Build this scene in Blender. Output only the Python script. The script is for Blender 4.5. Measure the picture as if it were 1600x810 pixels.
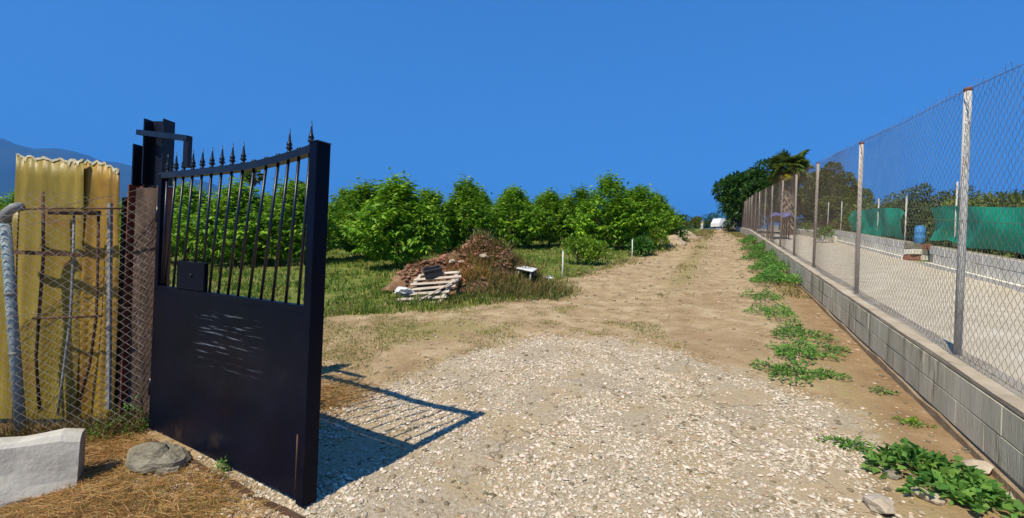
import bpy, math, random
import numpy as np
from mathutils import Vector, Matrix, noise as mnoise

R = math.radians
scene = bpy.context.scene
for o in list(bpy.data.objects):
    bpy.data.objects.remove(o)
C = scene.collection
rng = np.random.default_rng(7)
random.seed(7)

# ------------------------------------------------------------ camera
F_PX, ROLL, CAM_Z = 700.0, R(2.3), 1.5
cam = bpy.data.cameras.new('camera')
cam.sensor_width = 36.0
cam.lens = 36.0 * F_PX / 1600.0
cam.clip_start = 0.05
cam.clip_end = 40000
cam_o = bpy.data.objects.new('camera', cam)
C.objects.link(cam_o)
cam_o.matrix_world = Matrix.Translation((0, 0, CAM_Z)) @ Matrix.Rotation(R(90), 4, 'X') @ Matrix.Rotation(ROLL, 4, 'Z')
scene.camera = cam_o
scene.render.resolution_x, scene.render.resolution_y = 1024, 518

# ------------------------------------------------------------ sky + sun
SUN = Vector((-0.925, -1.19, 1.963)).normalized()
elev = math.asin(SUN.z)
world = bpy.data.worlds.new('World')
scene.world = world
world.use_nodes = True
wn, wl = world.node_tree.nodes, world.node_tree.links
sky = wn.new('ShaderNodeTexSky')
sky.sky_type = 'NISHITA'
sky.sun_disc = False
sky.sun_elevation = elev
sky.sun_rotation = math.atan2(SUN.x, SUN.y)
sky.altitude = 3000
sky.air_density = 2.0
sky.dust_density = 0.0
sky.ozone_density = 10.0
# the photograph's processed, saturated and rather even blue: one colour response for the whole sky
gam = wn.new('ShaderNodeGamma')
gam.inputs['Gamma'].default_value = 0.4
wl.new(sky.outputs[0], gam.inputs['Color'])
tint = wn.new('ShaderNodeMix')
tint.data_type = 'RGBA'
tint.blend_type = 'MULTIPLY'
tint.inputs[0].default_value = 1.0
wl.new(gam.outputs[0], tint.inputs[6])
tint.inputs[7].default_value = (0.46, 1.42, 2.95, 1)
bg = wn['Background']
wl.new(tint.outputs[2], bg.inputs[0])
bg.inputs[1].default_value = 0.10
sl = bpy.data.lights.new('sun', 'SUN')
sl.energy = 5.0
sl.angle = R(0.5)
sl.color = (1.0, 0.91, 0.72)
so = bpy.data.objects.new('sun', sl)
C.objects.link(so)
so.rotation_euler = (-SUN).to_track_quat('-Z', 'Y').to_euler()
scene.view_settings.view_transform = 'Standard'
scene.view_settings.look = 'None'
scene.view_settings.gamma = 1.0
scene.view_settings.exposure = 0.35
scene.view_settings.use_curve_mapping = False

# ------------------------------------------------------------ helpers
def tag(o, label=None, cat=None, group=None, kind=None):
    if label: o['label'] = label
    if cat: o['category'] = cat
    if group: o['group'] = group
    if kind: o['kind'] = kind
    return o

def link(name, me, mat=None, parent=None, loc=None):
    o = bpy.data.objects.new(name, me)
    C.objects.link(o)
    if mat and me is not None and not me.materials:
        me.materials.append(mat)
    if parent: o.parent = parent
    if loc is not None: o.location = loc
    return o

def thing(name, label, cat, loc=(0, 0, 0), rz=0, group=None):
    o = bpy.data.objects.new(name, None)
    o.empty_display_size = .2
    C.objects.link(o)
    o.location = loc
    o.rotation_euler = (0, 0, rz)
    return tag(o, label, cat, group)

def copy_tree(o, parent=None):
    c = o.copy()
    C.objects.link(c)
    if parent: c.parent = parent
    for ch in [k for k in bpy.data.objects if k.parent == o]:
        copy_tree(ch, c)
    return c

def npmesh(name, V, Fc, smooth=False):
    """V (n,3) array, Fc (m,k) array of equal-size faces"""
    V = np.asarray(V, dtype=np.float32); Fc = np.asarray(Fc, dtype=np.int32)
    me = bpy.data.meshes.new(name)
    m, k = Fc.shape
    me.vertices.add(len(V)); me.vertices.foreach_set('co', V.ravel())
    me.loops.add(m * k); me.loops.foreach_set('vertex_index', Fc.ravel())
    me.polygons.add(m)
    me.polygons.foreach_set('loop_start', np.arange(0, m * k, k, dtype=np.int32))
    if smooth: me.polygons.foreach_set('use_smooth', np.ones(m, dtype=bool))
    me.update(calc_edges=True)
    me.validate()
    return me

class MB:
    """collects simple shapes into one mesh"""
    def __init__(s): s.v, s.f, s.sm = [], [], []
    def add(s, V, Fc, smooth=False):
        b = len(s.v); s.v += [tuple(p) for p in V]
        s.f += [[i + b for i in q] for q in Fc]; s.sm += [smooth] * len(Fc)
        return s
    def hexa(s, P):   # 8 points: bottom 4 ccw, top 4
        return s.add(P, [(3,2,1,0),(4,5,6,7),(0,1,5,4),(1,2,6,5),(2,3,7,6),(3,0,4,7)])
    def box(s, c, size, M=None, bev=0):
        hx, hy, hz = [k / 2 for k in size]
        if bev <= 0:
            P = [Vector((x, y, z)) for z in (-hz, hz) for x, y in ((-hx,-hy),(hx,-hy),(hx,hy),(-hx,hy))]
            Fc = [(3,2,1,0),(4,5,6,7),(0,1,5,4),(1,2,6,5),(2,3,7,6),(3,0,4,7)]
        else:          # chamfered ends and edges: three stacked rings of 8
            b = min(bev, hx * .9, hy * .9, hz * .9)
            def ring(ix, z):
                return [Vector((x, y, z)) for x, y in ((-hx+b,-hy+ix),(hx-b,-hy+ix),(hx-ix,-hy+b),(hx-ix,hy-b),(hx-b,hy-ix),(-hx+b,hy-ix),(-hx+ix,hy-b),(-hx+ix,-hy+b))]
            P = ring(b, -hz) + ring(0, -hz + b) + ring(0, hz - b) + ring(b, hz)
            Fc = [tuple(range(7, -1, -1)), tuple(range(24, 32))]
            for r in range(3):
                for i in range(8):
                    j = (i + 1) % 8
                    Fc.append((r*8+i, r*8+j, r*8+8+j, r*8+8+i))
        if M is not None: P = [M @ p for p in P]
        c = Vector(c)
        return s.add([p + c for p in P], Fc)
    def tube(s, pts, rad, n=8, cap=True, smooth=True, sq=False):
        pts = [Vector(p) for p in pts]
        rads = rad if isinstance(rad, (list, tuple)) else [rad] * len(pts)
        V, Fc = [], []
        t0 = (pts[1] - pts[0]).normalized()
        up = Vector((0, 0, 1)) if abs(t0.z) < .9 else Vector((1, 0, 0))
        a = t0.cross(up).normalized()
        for i, p in enumerate(pts):
            t = (pts[min(i+1, len(pts)-1)] - pts[max(i-1, 0)]).normalized()
            a = (a - t * a.dot(t)).normalized()
            b = t.cross(a)
            for k in range(n):
                an = 2 * math.pi * (k + (.5 if sq else 0)) / n
                V.append(p + (a * math.cos(an) + b * math.sin(an)) * rads[i])
        for i in range(len(pts) - 1):
            for k in range(n):
                k2 = (k + 1) % n
                Fc.append((i*n+k, i*n+k2, (i+1)*n+k2, (i+1)*n+k))
        if cap:
            Fc.append(tuple(range(n-1, -1, -1))); Fc.append(tuple((len(pts)-1)*n + k for k in range(n)))
        return s.add(V, Fc, smooth)
    def lathe(s, prof, c=(0,0,0), n=12, smooth=True):
        c = Vector(c); V, Fc = [], []
        for r, z in prof:
            for k in range(n):
                an = 2*math.pi*k/n
                V.append(c + Vector((r*math.cos(an), r*math.sin(an), z)))
        for i in range(len(prof)-1):
            for k in range(n):
                k2 = (k+1) % n
                Fc.append((i*n+k, i*n+k2, (i+1)*n+k2, (i+1)*n+k))
        Fc.append(tuple(range(n-1,-1,-1))); Fc.append(tuple((len(prof)-1)*n+k for k in range(n)))
        return s.add(V, Fc, smooth)
    def mesh(s, name):
        me = bpy.data.meshes.new(name)
        me.from_pydata(s.v, [], s.f)
        me.polygons.foreach_set('use_smooth', s.sm)
        me.update(); return me
    def build(s, name, mat, parent=None, loc=None):
        return link(name, s.mesh(name), mat, parent, loc)

def basis(d, roll=None, n=None):
    """rotation matrices (N,3,3): column 0 = d, column 2 close to up"""
    d = d / np.linalg.norm(d, axis=1, keepdims=True)
    if n is None:
        n = np.tile(np.array([0, 0, 1.0]), (len(d), 1)) + rng.normal(0, .35, (len(d), 3))
    y = np.cross(n, d); y /= np.linalg.norm(y, axis=1, keepdims=True) + 1e-9
    z = np.cross(d, y)
    return np.stack([d, y, z], axis=2)

def batch(tv, tf, pos, rot, scale):
    tv = np.asarray(tv, float); tf = np.asarray(tf, int)
    n, k = len(pos), len(tv)
    scale = np.asarray(scale, float)
    if scale.ndim == 1: scale = scale[:, None]
    loc = tv[None] * scale[:, None, :] if scale.shape[1] == 3 else tv[None] * scale[:, None, :1]
    V = np.einsum('nij,nkj->nki', rot, loc) + pos[:, None, :]
    Fc = tf[None] + (np.arange(n) * k)[:, None, None]
    return V.reshape(-1, 3), Fc.reshape(-1, tf.shape[1])

# ------------------------------------------------------------ materials
def nt(m): return m.node_tree.nodes, m.node_tree.links

def mixrgb(n, l, a, b, fac, mode='MIX'):
    x = n.new('ShaderNodeMix'); x.data_type = 'RGBA'; x.blend_type = mode
    for s, v in ((x.inputs[6], a), (x.inputs[7], b), (x.inputs[0], fac)):
        if isinstance(v, bpy.types.NodeSocket): l.new(v, s)
        elif isinstance(v, (int, float)): s.default_value = v
        else: s.default_value = (*v, 1)
    return x.outputs[2]

def math_(n, l, op, a, b=None, c=None, clamp=False):
    x = n.new('ShaderNodeMath'); x.operation = op; x.use_clamp = clamp
    for i, v in enumerate((a, b, c)):
        if v is None: continue
        if isinstance(v, bpy.types.NodeSocket): l.new(v, x.inputs[i])
        else: x.inputs[i].default_value = v
    return x.outputs[0]

def noise_(n, l, vec, scale, detail=6, rough=.6, dist=0, out=0):
    x = n.new('ShaderNodeTexNoise'); x.inputs['Scale'].default_value = scale
    x.inputs['Detail'].default_value = detail; x.inputs['Roughness'].default_value = rough
    x.inputs['Distortion'].default_value = dist
    if vec is not None: l.new(vec, x.inputs['Vector'])
    return x.outputs[out]

def ramp_(n, l, fac, stops, interp='LINEAR'):
    x = n.new('ShaderNodeValToRGB'); e = x.color_ramp.elements; x.color_ramp.interpolation = interp
    while len(e) > 1: e.remove(e[-1])
    e[0].position = stops[0][0]; c = stops[0][1]; e[0].color = (*(c if isinstance(c, (tuple, list)) else (c,)*3), 1)
    for p, c in stops[1:]:
        q = e.new(p); q.color = (*(c if isinstance(c, (tuple, list)) else (c,)*3), 1)
    l.new(fac, x.inputs[0]); return x.outputs[0]

def smooth_(n, l, v, lo, hi):
    x = n.new('ShaderNodeMapRange'); x.interpolation_type = 'SMOOTHSTEP'
    x.inputs[1].default_value = lo; x.inputs[2].default_value = hi
    l.new(v, x.inputs[0]); return x.outputs[0]

def coords(n, l, kind='Object', scale=None):
    if kind == 'pos': v = n.new('ShaderNodeNewGeometry').outputs['Position']
    else: v = n.new('ShaderNodeTexCoord').outputs[kind]
    if scale is not None:
        mp = n.new('ShaderNodeMapping'); mp.inputs['Scale'].default_value = scale
        l.new(v, mp.inputs['Vector']); v = mp.outputs[0]
    return v

def bump_(n, l, h, strength, dist=.01, normal=None):
    b = n.new('ShaderNodeBump'); b.inputs['Strength'].default_value = strength; b.inputs['Distance'].default_value = dist
    l.new(h, b.inputs['Height'])
    if normal is not None: l.new(normal, b.inputs['Normal'])
    return b.outputs[0]

def MAT(name, stops, scale=4, rough=.8, bump=0, bscale=None, bdist=.01, metal=0, spec=.3, transl=0, stretch=None,
        kind='Object', island=0, objvar=0, coat=0, spots=None, detail=6):
    m = bpy.data.materials.new(name); m.use_nodes = True
    n, l = nt(m); p = n['Principled BSDF']
    v = coords(n, l, kind, stretch)
    col = ramp_(n, l, noise_(n, l, v, scale, detail), stops)
    if spots:      # (scale, threshold, colour): blotches of rust, dirt, lichen
        for sc, th, sc_col in spots:
            f = smooth_(n, l, noise_(n, l, v, sc, 8, .65), th, th + .08)
            col = mixrgb(n, l, col, sc_col, f)
    if island or objvar:
        h = n.new('ShaderNodeHueSaturation'); l.new(col, h.inputs['Color'])
        if island:
            g = n.new('ShaderNodeNewGeometry').outputs['Random Per Island']
            val = math_(n, l, 'MULTIPLY_ADD', g, island * 2, 1 - island)
            l.new(math_(n, l, 'MULTIPLY_ADD', g, -.05, .525), h.inputs['Hue'])
        else: val = 1.0
        if objvar:
            r = n.new('ShaderNodeObjectInfo').outputs['Random']
            val = math_(n, l, 'MULTIPLY', val, math_(n, l, 'MULTIPLY_ADD', r, objvar * 2, 1 - objvar))
        l.new(val, h.inputs['Value']); col = h.outputs[0]
    l.new(col, p.inputs['Base Color'])
    p.inputs['Roughness'].default_value = rough
    p.inputs['Metallic'].default_value = metal
    p.inputs['Specular IOR Level'].default_value = spec
    if coat: p.inputs['Coat Weight'].default_value = coat; p.inputs['Coat Roughness'].default_value = .15
    if bump: l.new(bump_(n, l, noise_(n, l, v, bscale or scale * 4, 5), bump, bdist), p.inputs['Normal'])
    if transl:
        t = n.new('ShaderNodeBsdfTranslucent'); l.new(col, t.inputs['Color'])
        mx = n.new('ShaderNodeMixShader'); mx.inputs[0].default_value = transl
        l.new(p.outputs[0], mx.inputs[1]); l.new(t.outputs[0], mx.inputs[2])
        l.new(mx.outputs[0], n['Material Output'].inputs[0])
    return m

def leafmat(name, dark, light, transl=.35, island=.35, objvar=.12, rough=.5, spec=.3):
    return MAT(name, [(.3, dark), (.7, light)], scale=1.3, rough=rough, spec=spec, transl=transl, island=island, objvar=objvar, detail=3)

m_leaf = leafmat('orchard_leaf', (.10, .215, .012), (.225, .42, .024), transl=.36)
m_leaf2 = leafmat('citrus_leaf', (.12, .22, .016), (.23, .39, .03))
m_leafdark = leafmat('dark_leaf', (.03, .085, .014), (.065, .155, .024), transl=.3)
m_olive = leafmat('olive_leaf', (.11, .145, .022), (.22, .265, .045), transl=.35)
m_conifer = leafmat('conifer_leaf', (.07, .105, .024), (.14, .19, .04), transl=.3)
m_weed = leafmat('weed_leaf', (.105, .25, .045), (.20, .39, .08), transl=.45, spec=.15)
m_bluegreen = leafmat('broad_leaf', (.045, .15, .02), (.09, .26, .035), transl=.35)
m_grass = leafmat('grass_blade', (.085, .16, .018), (.19, .24, .035), transl=.35)
m_dry = leafmat('dry_grass', (.20, .18, .05), (.36, .30, .10), transl=.25)
m_brownweed = leafmat('brown_weed', (.13, .09, .03), (.25, .19, .06), transl=.25)
m_greyweed = leafmat('grey_green_leaf', (.14, .20, .10), (.26, .33, .18), transl=.25)
m_palm = leafmat('palm_leaf', (.07, .12, .018), (.17, .23, .045), transl=.3)
m_palmdead = leafmat('dead_palm_leaf', (.20, .17, .06), (.38, .31, .13), transl=.2)
m_palmyellow = leafmat('palm_fruit_stalk', (.45, .38, .03), (.62, .52, .06), transl=.1)
m_bark = MAT('bark', [(.3, (.05, .035, .022)), (.7, (.13, .095, .06))], 12, .9, .6, 30)
m_palmtrunk = MAT('palm_trunk', [(.3, (.20, .15, .11)), (.7, (.42, .33, .25))], 5, .95, .8, 14, .03)
m_blackpaint = None

# ------------------------------------------------------------ terrain
K = 0.46                      # the road runs along x = x' + K*y
def hprof(y):
    y = np.asarray(y, float)
    a = .103 * np.clip(y, -6, 28) + .078 * np.clip(y - 28, 0, 44)
    t = np.clip(y - 72, 0, 8); a = a + .078 * (t - t * t / 16)
    return a
def zbase(x, y):
    return -.215 + hprof(y) + .052 * 80 * np.tanh(np.asarray(x, float) / 80)
def bumps(x, y):
    x = np.asarray(x, float); y = np.asarray(y, float)
    b = .012*np.sin(x*2.1+1.3*np.sin(y*1.1))*np.cos(y*1.7+.6*np.sin(x*1.9)) + .008*np.sin(x*5.3+y*2.2)*np.sin(y*4.7-x*1.6) + .004*np.sin(x*11+2*np.sin(y*7))*np.sin(y*13)
    xp = x - K*y
    rut = -.028*np.exp(-((xp+.05)/.28)**2) - .028*np.exp(-((xp+1.75)/.28)**2)
    rut = rut * np.clip((y-6)/3, 0, 1)
    return b * np.clip((80-np.hypot(x, y))/60, 0, 1) + rut
def zt(x, y): return zbase(x, y) + bumps(x, y)
def P(x, y, dz=0.0): return Vector((x, y, float(zt(x, y)) + dz))
RL_Y = [-8, 2, 6.4, 7.0, 7.7, 8.2, 8.9, 11.1, 13.5, 17.3, 21.1, 31, 60, 400]
RL_X = [-9, -9, -9, -8.5, -6, -4.7, -4.25, -4.05, -3.6, -3.1, -2.55, -2.0, -2.0, -2.0]
def roadL(y): return np.interp(y, RL_Y, RL_X)
APRON = [(-2.35,2.9),(-1.75,3.55),(-1.5,4.0),(-1.02,4.7),(-.71,5.31),(-.12,5.85),(.58,6.25),(1.4,5.98),(1.96,5.6),(2.23,5.09),(2.6,4.58),(2.8,4.1),(2.96,3.71),(2.6,3.0),(2.0,2.4),(1.6,1.6),(1.4,0.8),(-.6,.8),(-1.0,2.2)]
def poly_sd(x, y, poly):
    """signed distance, positive inside"""
    x = np.asarray(x, float); y = np.asarray(y, float)
    d = np.full(x.shape, 1e9); ins = np.zeros(x.shape, bool)
    for i in range(len(poly)):
        ax, ay = poly[i]; bx, by = poly[(i+1) % len(poly)]
        ex, ey = bx-ax, by-ay
        t = np.clip(((x-ax)*ex+(y-ay)*ey)/(ex*ex+ey*ey), 0, 1)
        d = np.minimum(d, np.hypot(x-ax-t*ex, y-ay-t*ey))
        c = ((ay > y) != (by > y)) & (x < (bx-ax)*(y-ay)/(by-ay+1e-12)+ax)
        ins ^= c
    return np.where(ins, d, -d)

def grow(a, b, step, lo, hi, g=1.16):
    c = list(np.arange(a, b + 1e-6, step))
    s, v = step, a
    left = []
    while v > lo: s *= g; v -= s; left.append(v)
    s, v = step, c[-1]; right = []
    while v < hi: s *= g; v += s; right.append(v)
    return np.array(left[::-1] + c + right)
gx = grow(-7.5, 2.2, .075, -9000, 8000, 1.13)
gy = grow(1.6, 10.0, .075, -3000, 9000, 1.1)
XP, Y = np.meshgrid(gx, gy)
X = XP + K * np.clip(Y, -50, 900)
Z = zt(X, Y)
sd_ap = poly_sd(X, Y, APRON)
a_road = np.clip((XP - roadL(Y)) / .8, -1, 1)
a_road = np.minimum(a_road, np.clip((2.0 - XP) / .2, -1, 1))
a_road = np.where(Y > 110, -1, a_road)
a_apron = np.clip(sd_ap / .8, -1, 1)
a_yard = np.where((XP > 1.95) & (XP < 6.4) & (Y > -8) & (Y < 75), 1.0, 0.0)
nx, ny = len(gx), len(gy)
idx = np.arange(nx * ny).reshape(ny, nx)
quads = np.stack([idx[:-1, :-1], idx[:-1, 1:], idx[1:, 1:], idx[1:, :-1]], -1).reshape(-1, 4)
cx = (XP[:-1, :-1] + XP[1:, 1:]).ravel() / 2; cy = (Y[:-1, :-1] + Y[1:, 1:]).ravel() / 2
cX = cx + K * np.clip(cy, -50, 900)
zone = np.zeros(len(quads), int)
zone[(cx > roadL(cy)) & (cx < 1.98) & (cy < 110) & (cy > -8)] = 1
zone[poly_sd(cX, cy, APRON) > 0] = 2
zone[(cx >= 1.98) & (cx < 6.4) & (cy > -8) & (cy < 75)] = 3

def ground_material():
    m = bpy.data.materials.new('earth_and_gravel'); m.use_nodes = True
    n, l = nt(m); p = n['Principled BSDF']
    pos = coords(n, l, 'pos')
    def attr(nm):
        a = n.new('ShaderNodeAttribute'); a.attribute_name = nm; return a.outputs['Fac']
    n1 = noise_(n, l, pos, .55, 5, .6)
    n2 = noise_(n, l, pos, 3.2, 8, .62)
    n3 = noise_(n, l, pos, 38, 4, .7)
    n4 = noise_(n, l, pos, 130, 3, .7)
    # dry earth of the road
    dirt = ramp_(n, l, n2, [(.28, (.25, .17, .085)), (.5, (.41, .295, .16)), (.72, (.54, .42, .26))])
    dirt = mixrgb(n, l, dirt, (.30, .19, .095), math_(n, l, 'MULTIPLY', smooth_(n, l, n1, .45, .7), .55))
    peb = n.new('ShaderNodeTexVoronoi'); peb.inputs['Scale'].default_value = 26; l.new(pos, peb.inputs['Vector'])
    pebm = smooth_(n, l, peb.outputs['Distance'], .26, .14)
    sel = n.new('ShaderNodeSeparateColor'); l.new(peb.outputs['Color'], sel.inputs[0])
    pebm = math_(n, l, 'MULTIPLY', pebm, smooth_(n, l, sel.outputs[0], .72, .8))
    dirt = mixrgb(n, l, dirt, ramp_(n, l, sel.outputs[1], [(0, (.34, .27, .19)), (1, (.62, .56, .47))]), pebm)
    dirt = mixrgb(n, l, dirt, (.22, .15, .08), math_(n, l, 'MULTIPLY', smooth_(n, l, n3, .55, .75), .5))
    # earth under the field grass
    soil = ramp_(n, l, n2, [(.3, (.075, .115, .016)), (.55, (.14, .17, .03)), (.75, (.30, .25, .09))])
    soil = mixrgb(n, l, soil, (.36, .27, .13), smooth_(n, l, noise_(n, l, pos, .9, 5, .6), .62, .72))
    # apron: pale crushed stone bedded in earth
    gr = ramp_(n, l, n3, [(.3, (.27, .205, .125)), (.5, (.42, .34, .23)), (.7, (.54, .47, .36))])
    gr = mixrgb(n, l, gr, (.43, .33, .20), smooth_(n, l, noise_(n, l, pos, 1.7, 6, .6), .46, .58))
    crk = n.new('ShaderNodeTexVoronoi'); crk.feature = 'DISTANCE_TO_EDGE'; crk.inputs['Scale'].default_value = 1.5
    wob = n.new('ShaderNodeVectorMath'); wob.operation = 'ADD'; l.new(pos, wob.inputs[0])
    wv = n.new('ShaderNodeVectorMath'); wv.operation = 'SCALE'; wv.inputs['Scale'].default_value = .5
    l.new(noise_(n, l, pos, 2.4, 4, .6, out=1), wv.inputs[0]); l.new(wv.outputs[0], wob.inputs[1]); l.new(wob.outputs[0], crk.inputs['Vector'])
    crack = math_(n, l, 'MULTIPLY', smooth_(n, l, crk.outputs['Distance'], .013, .004), smooth_(n, l, noise_(n, l, pos, .8, 2), .42, .55))
    gr = mixrgb(n, l, gr, (.10, .075, .045), math_(n, l, 'MULTIPLY', crack, .5))
    # yard: pale worn concrete and fine gravel
    yard = ramp_(n, l, n2, [(.3, (.44, .37, .27)), (.55, (.54, .47, .36)), (.75, (.62, .56, .45))])
    yard = mixrgb(n, l, yard, (.34, .29, .23), math_(n, l, 'MULTIPLY', smooth_(n, l, n3, .5, .8), .4))
    jit = math_(n, l, 'MULTIPLY_ADD', n2, 1.6, -.8)
    jit = math_(n, l, 'ADD', jit, math_(n, l, 'MULTIPLY_ADD', n3, .8, -.4))
    f_road = smooth_(n, l, math_(n, l, 'ADD', attr('road'), jit), -.25, .25)
    f_ap = smooth_(n, l, math_(n, l, 'ADD', attr('apron'), jit), -.12, .12)
    col = mixrgb(n, l, soil, dirt, f_road)
    # thin grass between the ruts and along the wall foot
    strip = attr('strip')
    f_st = smooth_(n, l, math_(n, l, 'ADD', strip, math_(n, l, 'MULTIPLY', jit, .9)), .35, .75)
    col = mixrgb(n, l, col, ramp_(n, l, n3, [(.3, (.22, .19, .06)), (.7, (.36, .28, .12))]), math_(n, l, 'MULTIPLY', f_st, .85))
    red = smooth_(n, l, math_(n, l, 'ADD', attr('foot'), math_(n, l, 'MULTIPLY', jit, .6)), .3, .8)
    col = mixrgb(n, l, col, ramp_(n, l, n2, [(.3, (.24, .145, .07)), (.7, (.38, .26, .14))]), red)
    col = mixrgb(n, l, col, gr, f_ap)
    col = mixrgb(n, l, col, yard, attr('yard'))
    l.new(col, p.inputs['Base Color'])
    p.inputs['Roughness'].default_value = .95; p.inputs['Specular IOR Level'].default_value = .15
    h = math_(n, l, 'ADD', math_(n, l, 'MULTIPLY', n3, .7), math_(n, l, 'MULTIPLY', n4, .35))
    h = math_(n, l, 'ADD', h, math_(n, l, 'MULTIPLY', n2, 1.4))
    h = math_(n, l, 'ADD', h, math_(n, l, 'MULTIPLY', pebm, .5))
    h = math_(n, l, 'SUBTRACT', h, math_(n, l, 'MULTIPLY', math_(n, l, 'MULTIPLY', crack, f_ap), .4))
    l.new(bump_(n, l, h, .8, .03), p.inputs['Normal'])
    return m
m_ground = ground_material()
strip = np.exp(-((XP + .9) / .45) ** 2) * np.clip((Y - 7) / 4, 0, 1) * .75 + np.exp(-((XP - 1.3) / .55) ** 2) * .55 * (Y > 1)
strip = np.maximum(strip, np.clip(1 - np.abs(XP - roadL(Y)) / .9, 0, 1) * .7)
strip = np.maximum(strip, np.exp(-((X + 1.2) / 1.3) ** 2 - ((Y - 6.6) / .9) ** 2) * .8)
foot = np.clip(1 - np.abs(XP - 1.7) / .75, 0, 1) * (XP < 1.95)
attrs = {'road': a_road, 'apron': a_apron, 'yard': a_yard, 'strip': strip, 'foot': foot}
allV = np.stack([X, Y, Z], -1).reshape(-1, 3)
for zi, nm in enumerate(('field', 'dirt_road', 'gravel_apron', 'yard')):
    q = quads[zone == zi]
    u, inv = np.unique(q, return_inverse=True)
    me = npmesh(nm, allV[u], inv.reshape(q.shape), smooth=True)
    for an, av in attrs.items():
        at = me.attributes.new(an, 'FLOAT', 'POINT'); at.data.foreach_set('value', av.ravel()[u].astype(np.float32))
    tag(link(nm, me, m_ground), kind='structure')

# mountains on the left, far away
def mountains():
    # ridge line as (bearing x/y, elevation slope z/y) read off the photograph, at about 6 km
    rid = [(-1.5,.225),(-1.35,.228),(-1.15,.218),(-1.08,.203),(-1.03,.206),(-.98,.198),(-.93,.178),(-.86,.168),(-.80,.155),(-.74,.150),(-.68,.140),(-.62,.118),(-.57,.095),(-.52,.075),(-.46,.062),(-.40,.045),(-.3,.035),(-.1,.03),(.2,.025)]
    bx = np.linspace(-1.5, .2, 130); el = np.interp(bx, [r[0] for r in rid], [r[1] for r in rid])
    D0, D1 = 4200.0, 6500.0
    rows = 26; V = []
    for j in range(rows):
        t = j / (rows - 1)
        for i, b in enumerate(bx):
            y = D0 + (D1 - D0) * t
            y2 = y / math.hypot(1, b) * 1.25
            prof = math.sin(min(t * 1.18, 1) * math.pi / 2) ** 1.3 if t < .85 else 1 - (t - .85) * 1.5
            top = el[i] * (D0 + (D1 - D0) * .85) / math.hypot(1, b) * 1.25
            nz = mnoise.fractal(Vector((b * 9, t * 5, 3.3)), .9, 2.1, 5)
            z = top * prof + nz * 110 * (1 - t * .75) * min(1, t * 3) * (1 if t < .8 else .3)
            V.append((b * y2, y2, z - 5))
    V = np.array(V); n = len(bx)
    id2 = np.arange(n * rows).reshape(rows, n)
    q = np.stack([id2[:-1,:-1], id2[:-1,1:], id2[1:,1:], id2[1:,:-1]], -1).reshape(-1, 4)
    mm = MAT('mountain_scrub', [(.35, (.015, .035, .020)), (.6, (.028, .05, .03)), (.75, (.05, .06, .045))], .004, .95, kind='pos', detail=8)
    tag(link('hills', npmesh('hills', V, q, True), mm), kind='structure')
mountains()
# ------------------------------------------------------------ more materials
def black_paint():
    m = bpy.data.materials.new('black_gate_paint'); m.use_nodes = True
    n, l = nt(m); p = n['Principled BSDF']
    v = coords(n, l, 'Object')
    col = ramp_(n, l, noise_(n, l, v, 2.2, 5), [(.3, (.0015, .0025, .008)), (.7, (.003, .005, .016))])
    # dull dusty patches low down, fine chips
    d = smooth_(n, l, noise_(n, l, v, 3.1, 7, .65), .55, .8)
    sz = n.new('ShaderNodeSeparateXYZ'); l.new(v, sz.inputs[0])
    d = math_(n, l, 'MULTIPLY', d, smooth_(n, l, sz.outputs[2], .75, .1))
    col = mixrgb(n, l, col, (.045, .032, .026), math_(n, l, 'MULTIPLY', d, .7))
    chips = smooth_(n, l, noise_(n, l, v, 70, 3, .6), .78, .82)
    col = mixrgb(n, l, col, (.22, .21, .22), math_(n, l, 'MULTIPLY', chips, .5))
    # scratches and sky glints on dents, painted as pale streaks mid panel
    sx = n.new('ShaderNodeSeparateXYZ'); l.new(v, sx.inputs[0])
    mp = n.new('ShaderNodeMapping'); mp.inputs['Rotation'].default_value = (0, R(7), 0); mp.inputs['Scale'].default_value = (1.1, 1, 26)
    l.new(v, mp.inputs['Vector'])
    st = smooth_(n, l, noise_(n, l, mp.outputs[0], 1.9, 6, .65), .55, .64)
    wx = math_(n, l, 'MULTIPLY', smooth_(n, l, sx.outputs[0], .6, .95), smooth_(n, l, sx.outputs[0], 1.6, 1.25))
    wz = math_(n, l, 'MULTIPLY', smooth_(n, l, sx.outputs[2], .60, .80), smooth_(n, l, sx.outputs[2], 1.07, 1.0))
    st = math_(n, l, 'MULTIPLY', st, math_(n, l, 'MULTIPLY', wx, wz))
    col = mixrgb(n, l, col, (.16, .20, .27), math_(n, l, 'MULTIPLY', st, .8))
    l.new(col, p.inputs['Base Color'])
    p.inputs['Specular IOR Level'].default_value = .10
    l.new(math_(n, l, 'MULTIPLY_ADD', noise_(n, l, v, 5, 6, .6), .3, .16), p.inputs['Roughness'])
    l.new(bump_(n, l, noise_(n, l, v, 3.5, 3), .12, .02), p.inputs['Normal'])
    return m
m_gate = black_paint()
m_bar = MAT('black_bar_paint', [(.3, (.004, .006, .012)), (.7, (.010, .013, .024))], 9, .34, .1, 30, spec=.35, spots=[(14, .70, (.09, .05, .03))])
m_rust = MAT('rusty_steel', [(.3, (.045, .024, .016)), (.6, (.11, .06, .038)), (.8, (.18, .10, .06))], 7, .85, .4, 40)
m_rustplate = MAT('weathered_rusty_plate', [(.3, (.035, .022, .017)), (.55, (.085, .055, .04)), (.8, (.20, .14, .105))], 3.0, .85, .6, 30, stretch=(4, 4, .8), spots=[(5, .58, (.13, .105, .11)), (3, .62, (.12, .045, .022)), (9, .64, (.03, .02, .017))])
m_darksteel = MAT('dark_dirty_steel', [(.3, (.03, .026, .024)), (.7, (.08, .065, .055))], 4, .8, .3, 30)
m_pipe2 = MAT('grey_pipe', [(.3, (.14, .16, .17)), (.7, (.34, .34, .32))], 10, .6, .3, 50, spots=[(9, .62, (.18, .10, .05))])
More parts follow.
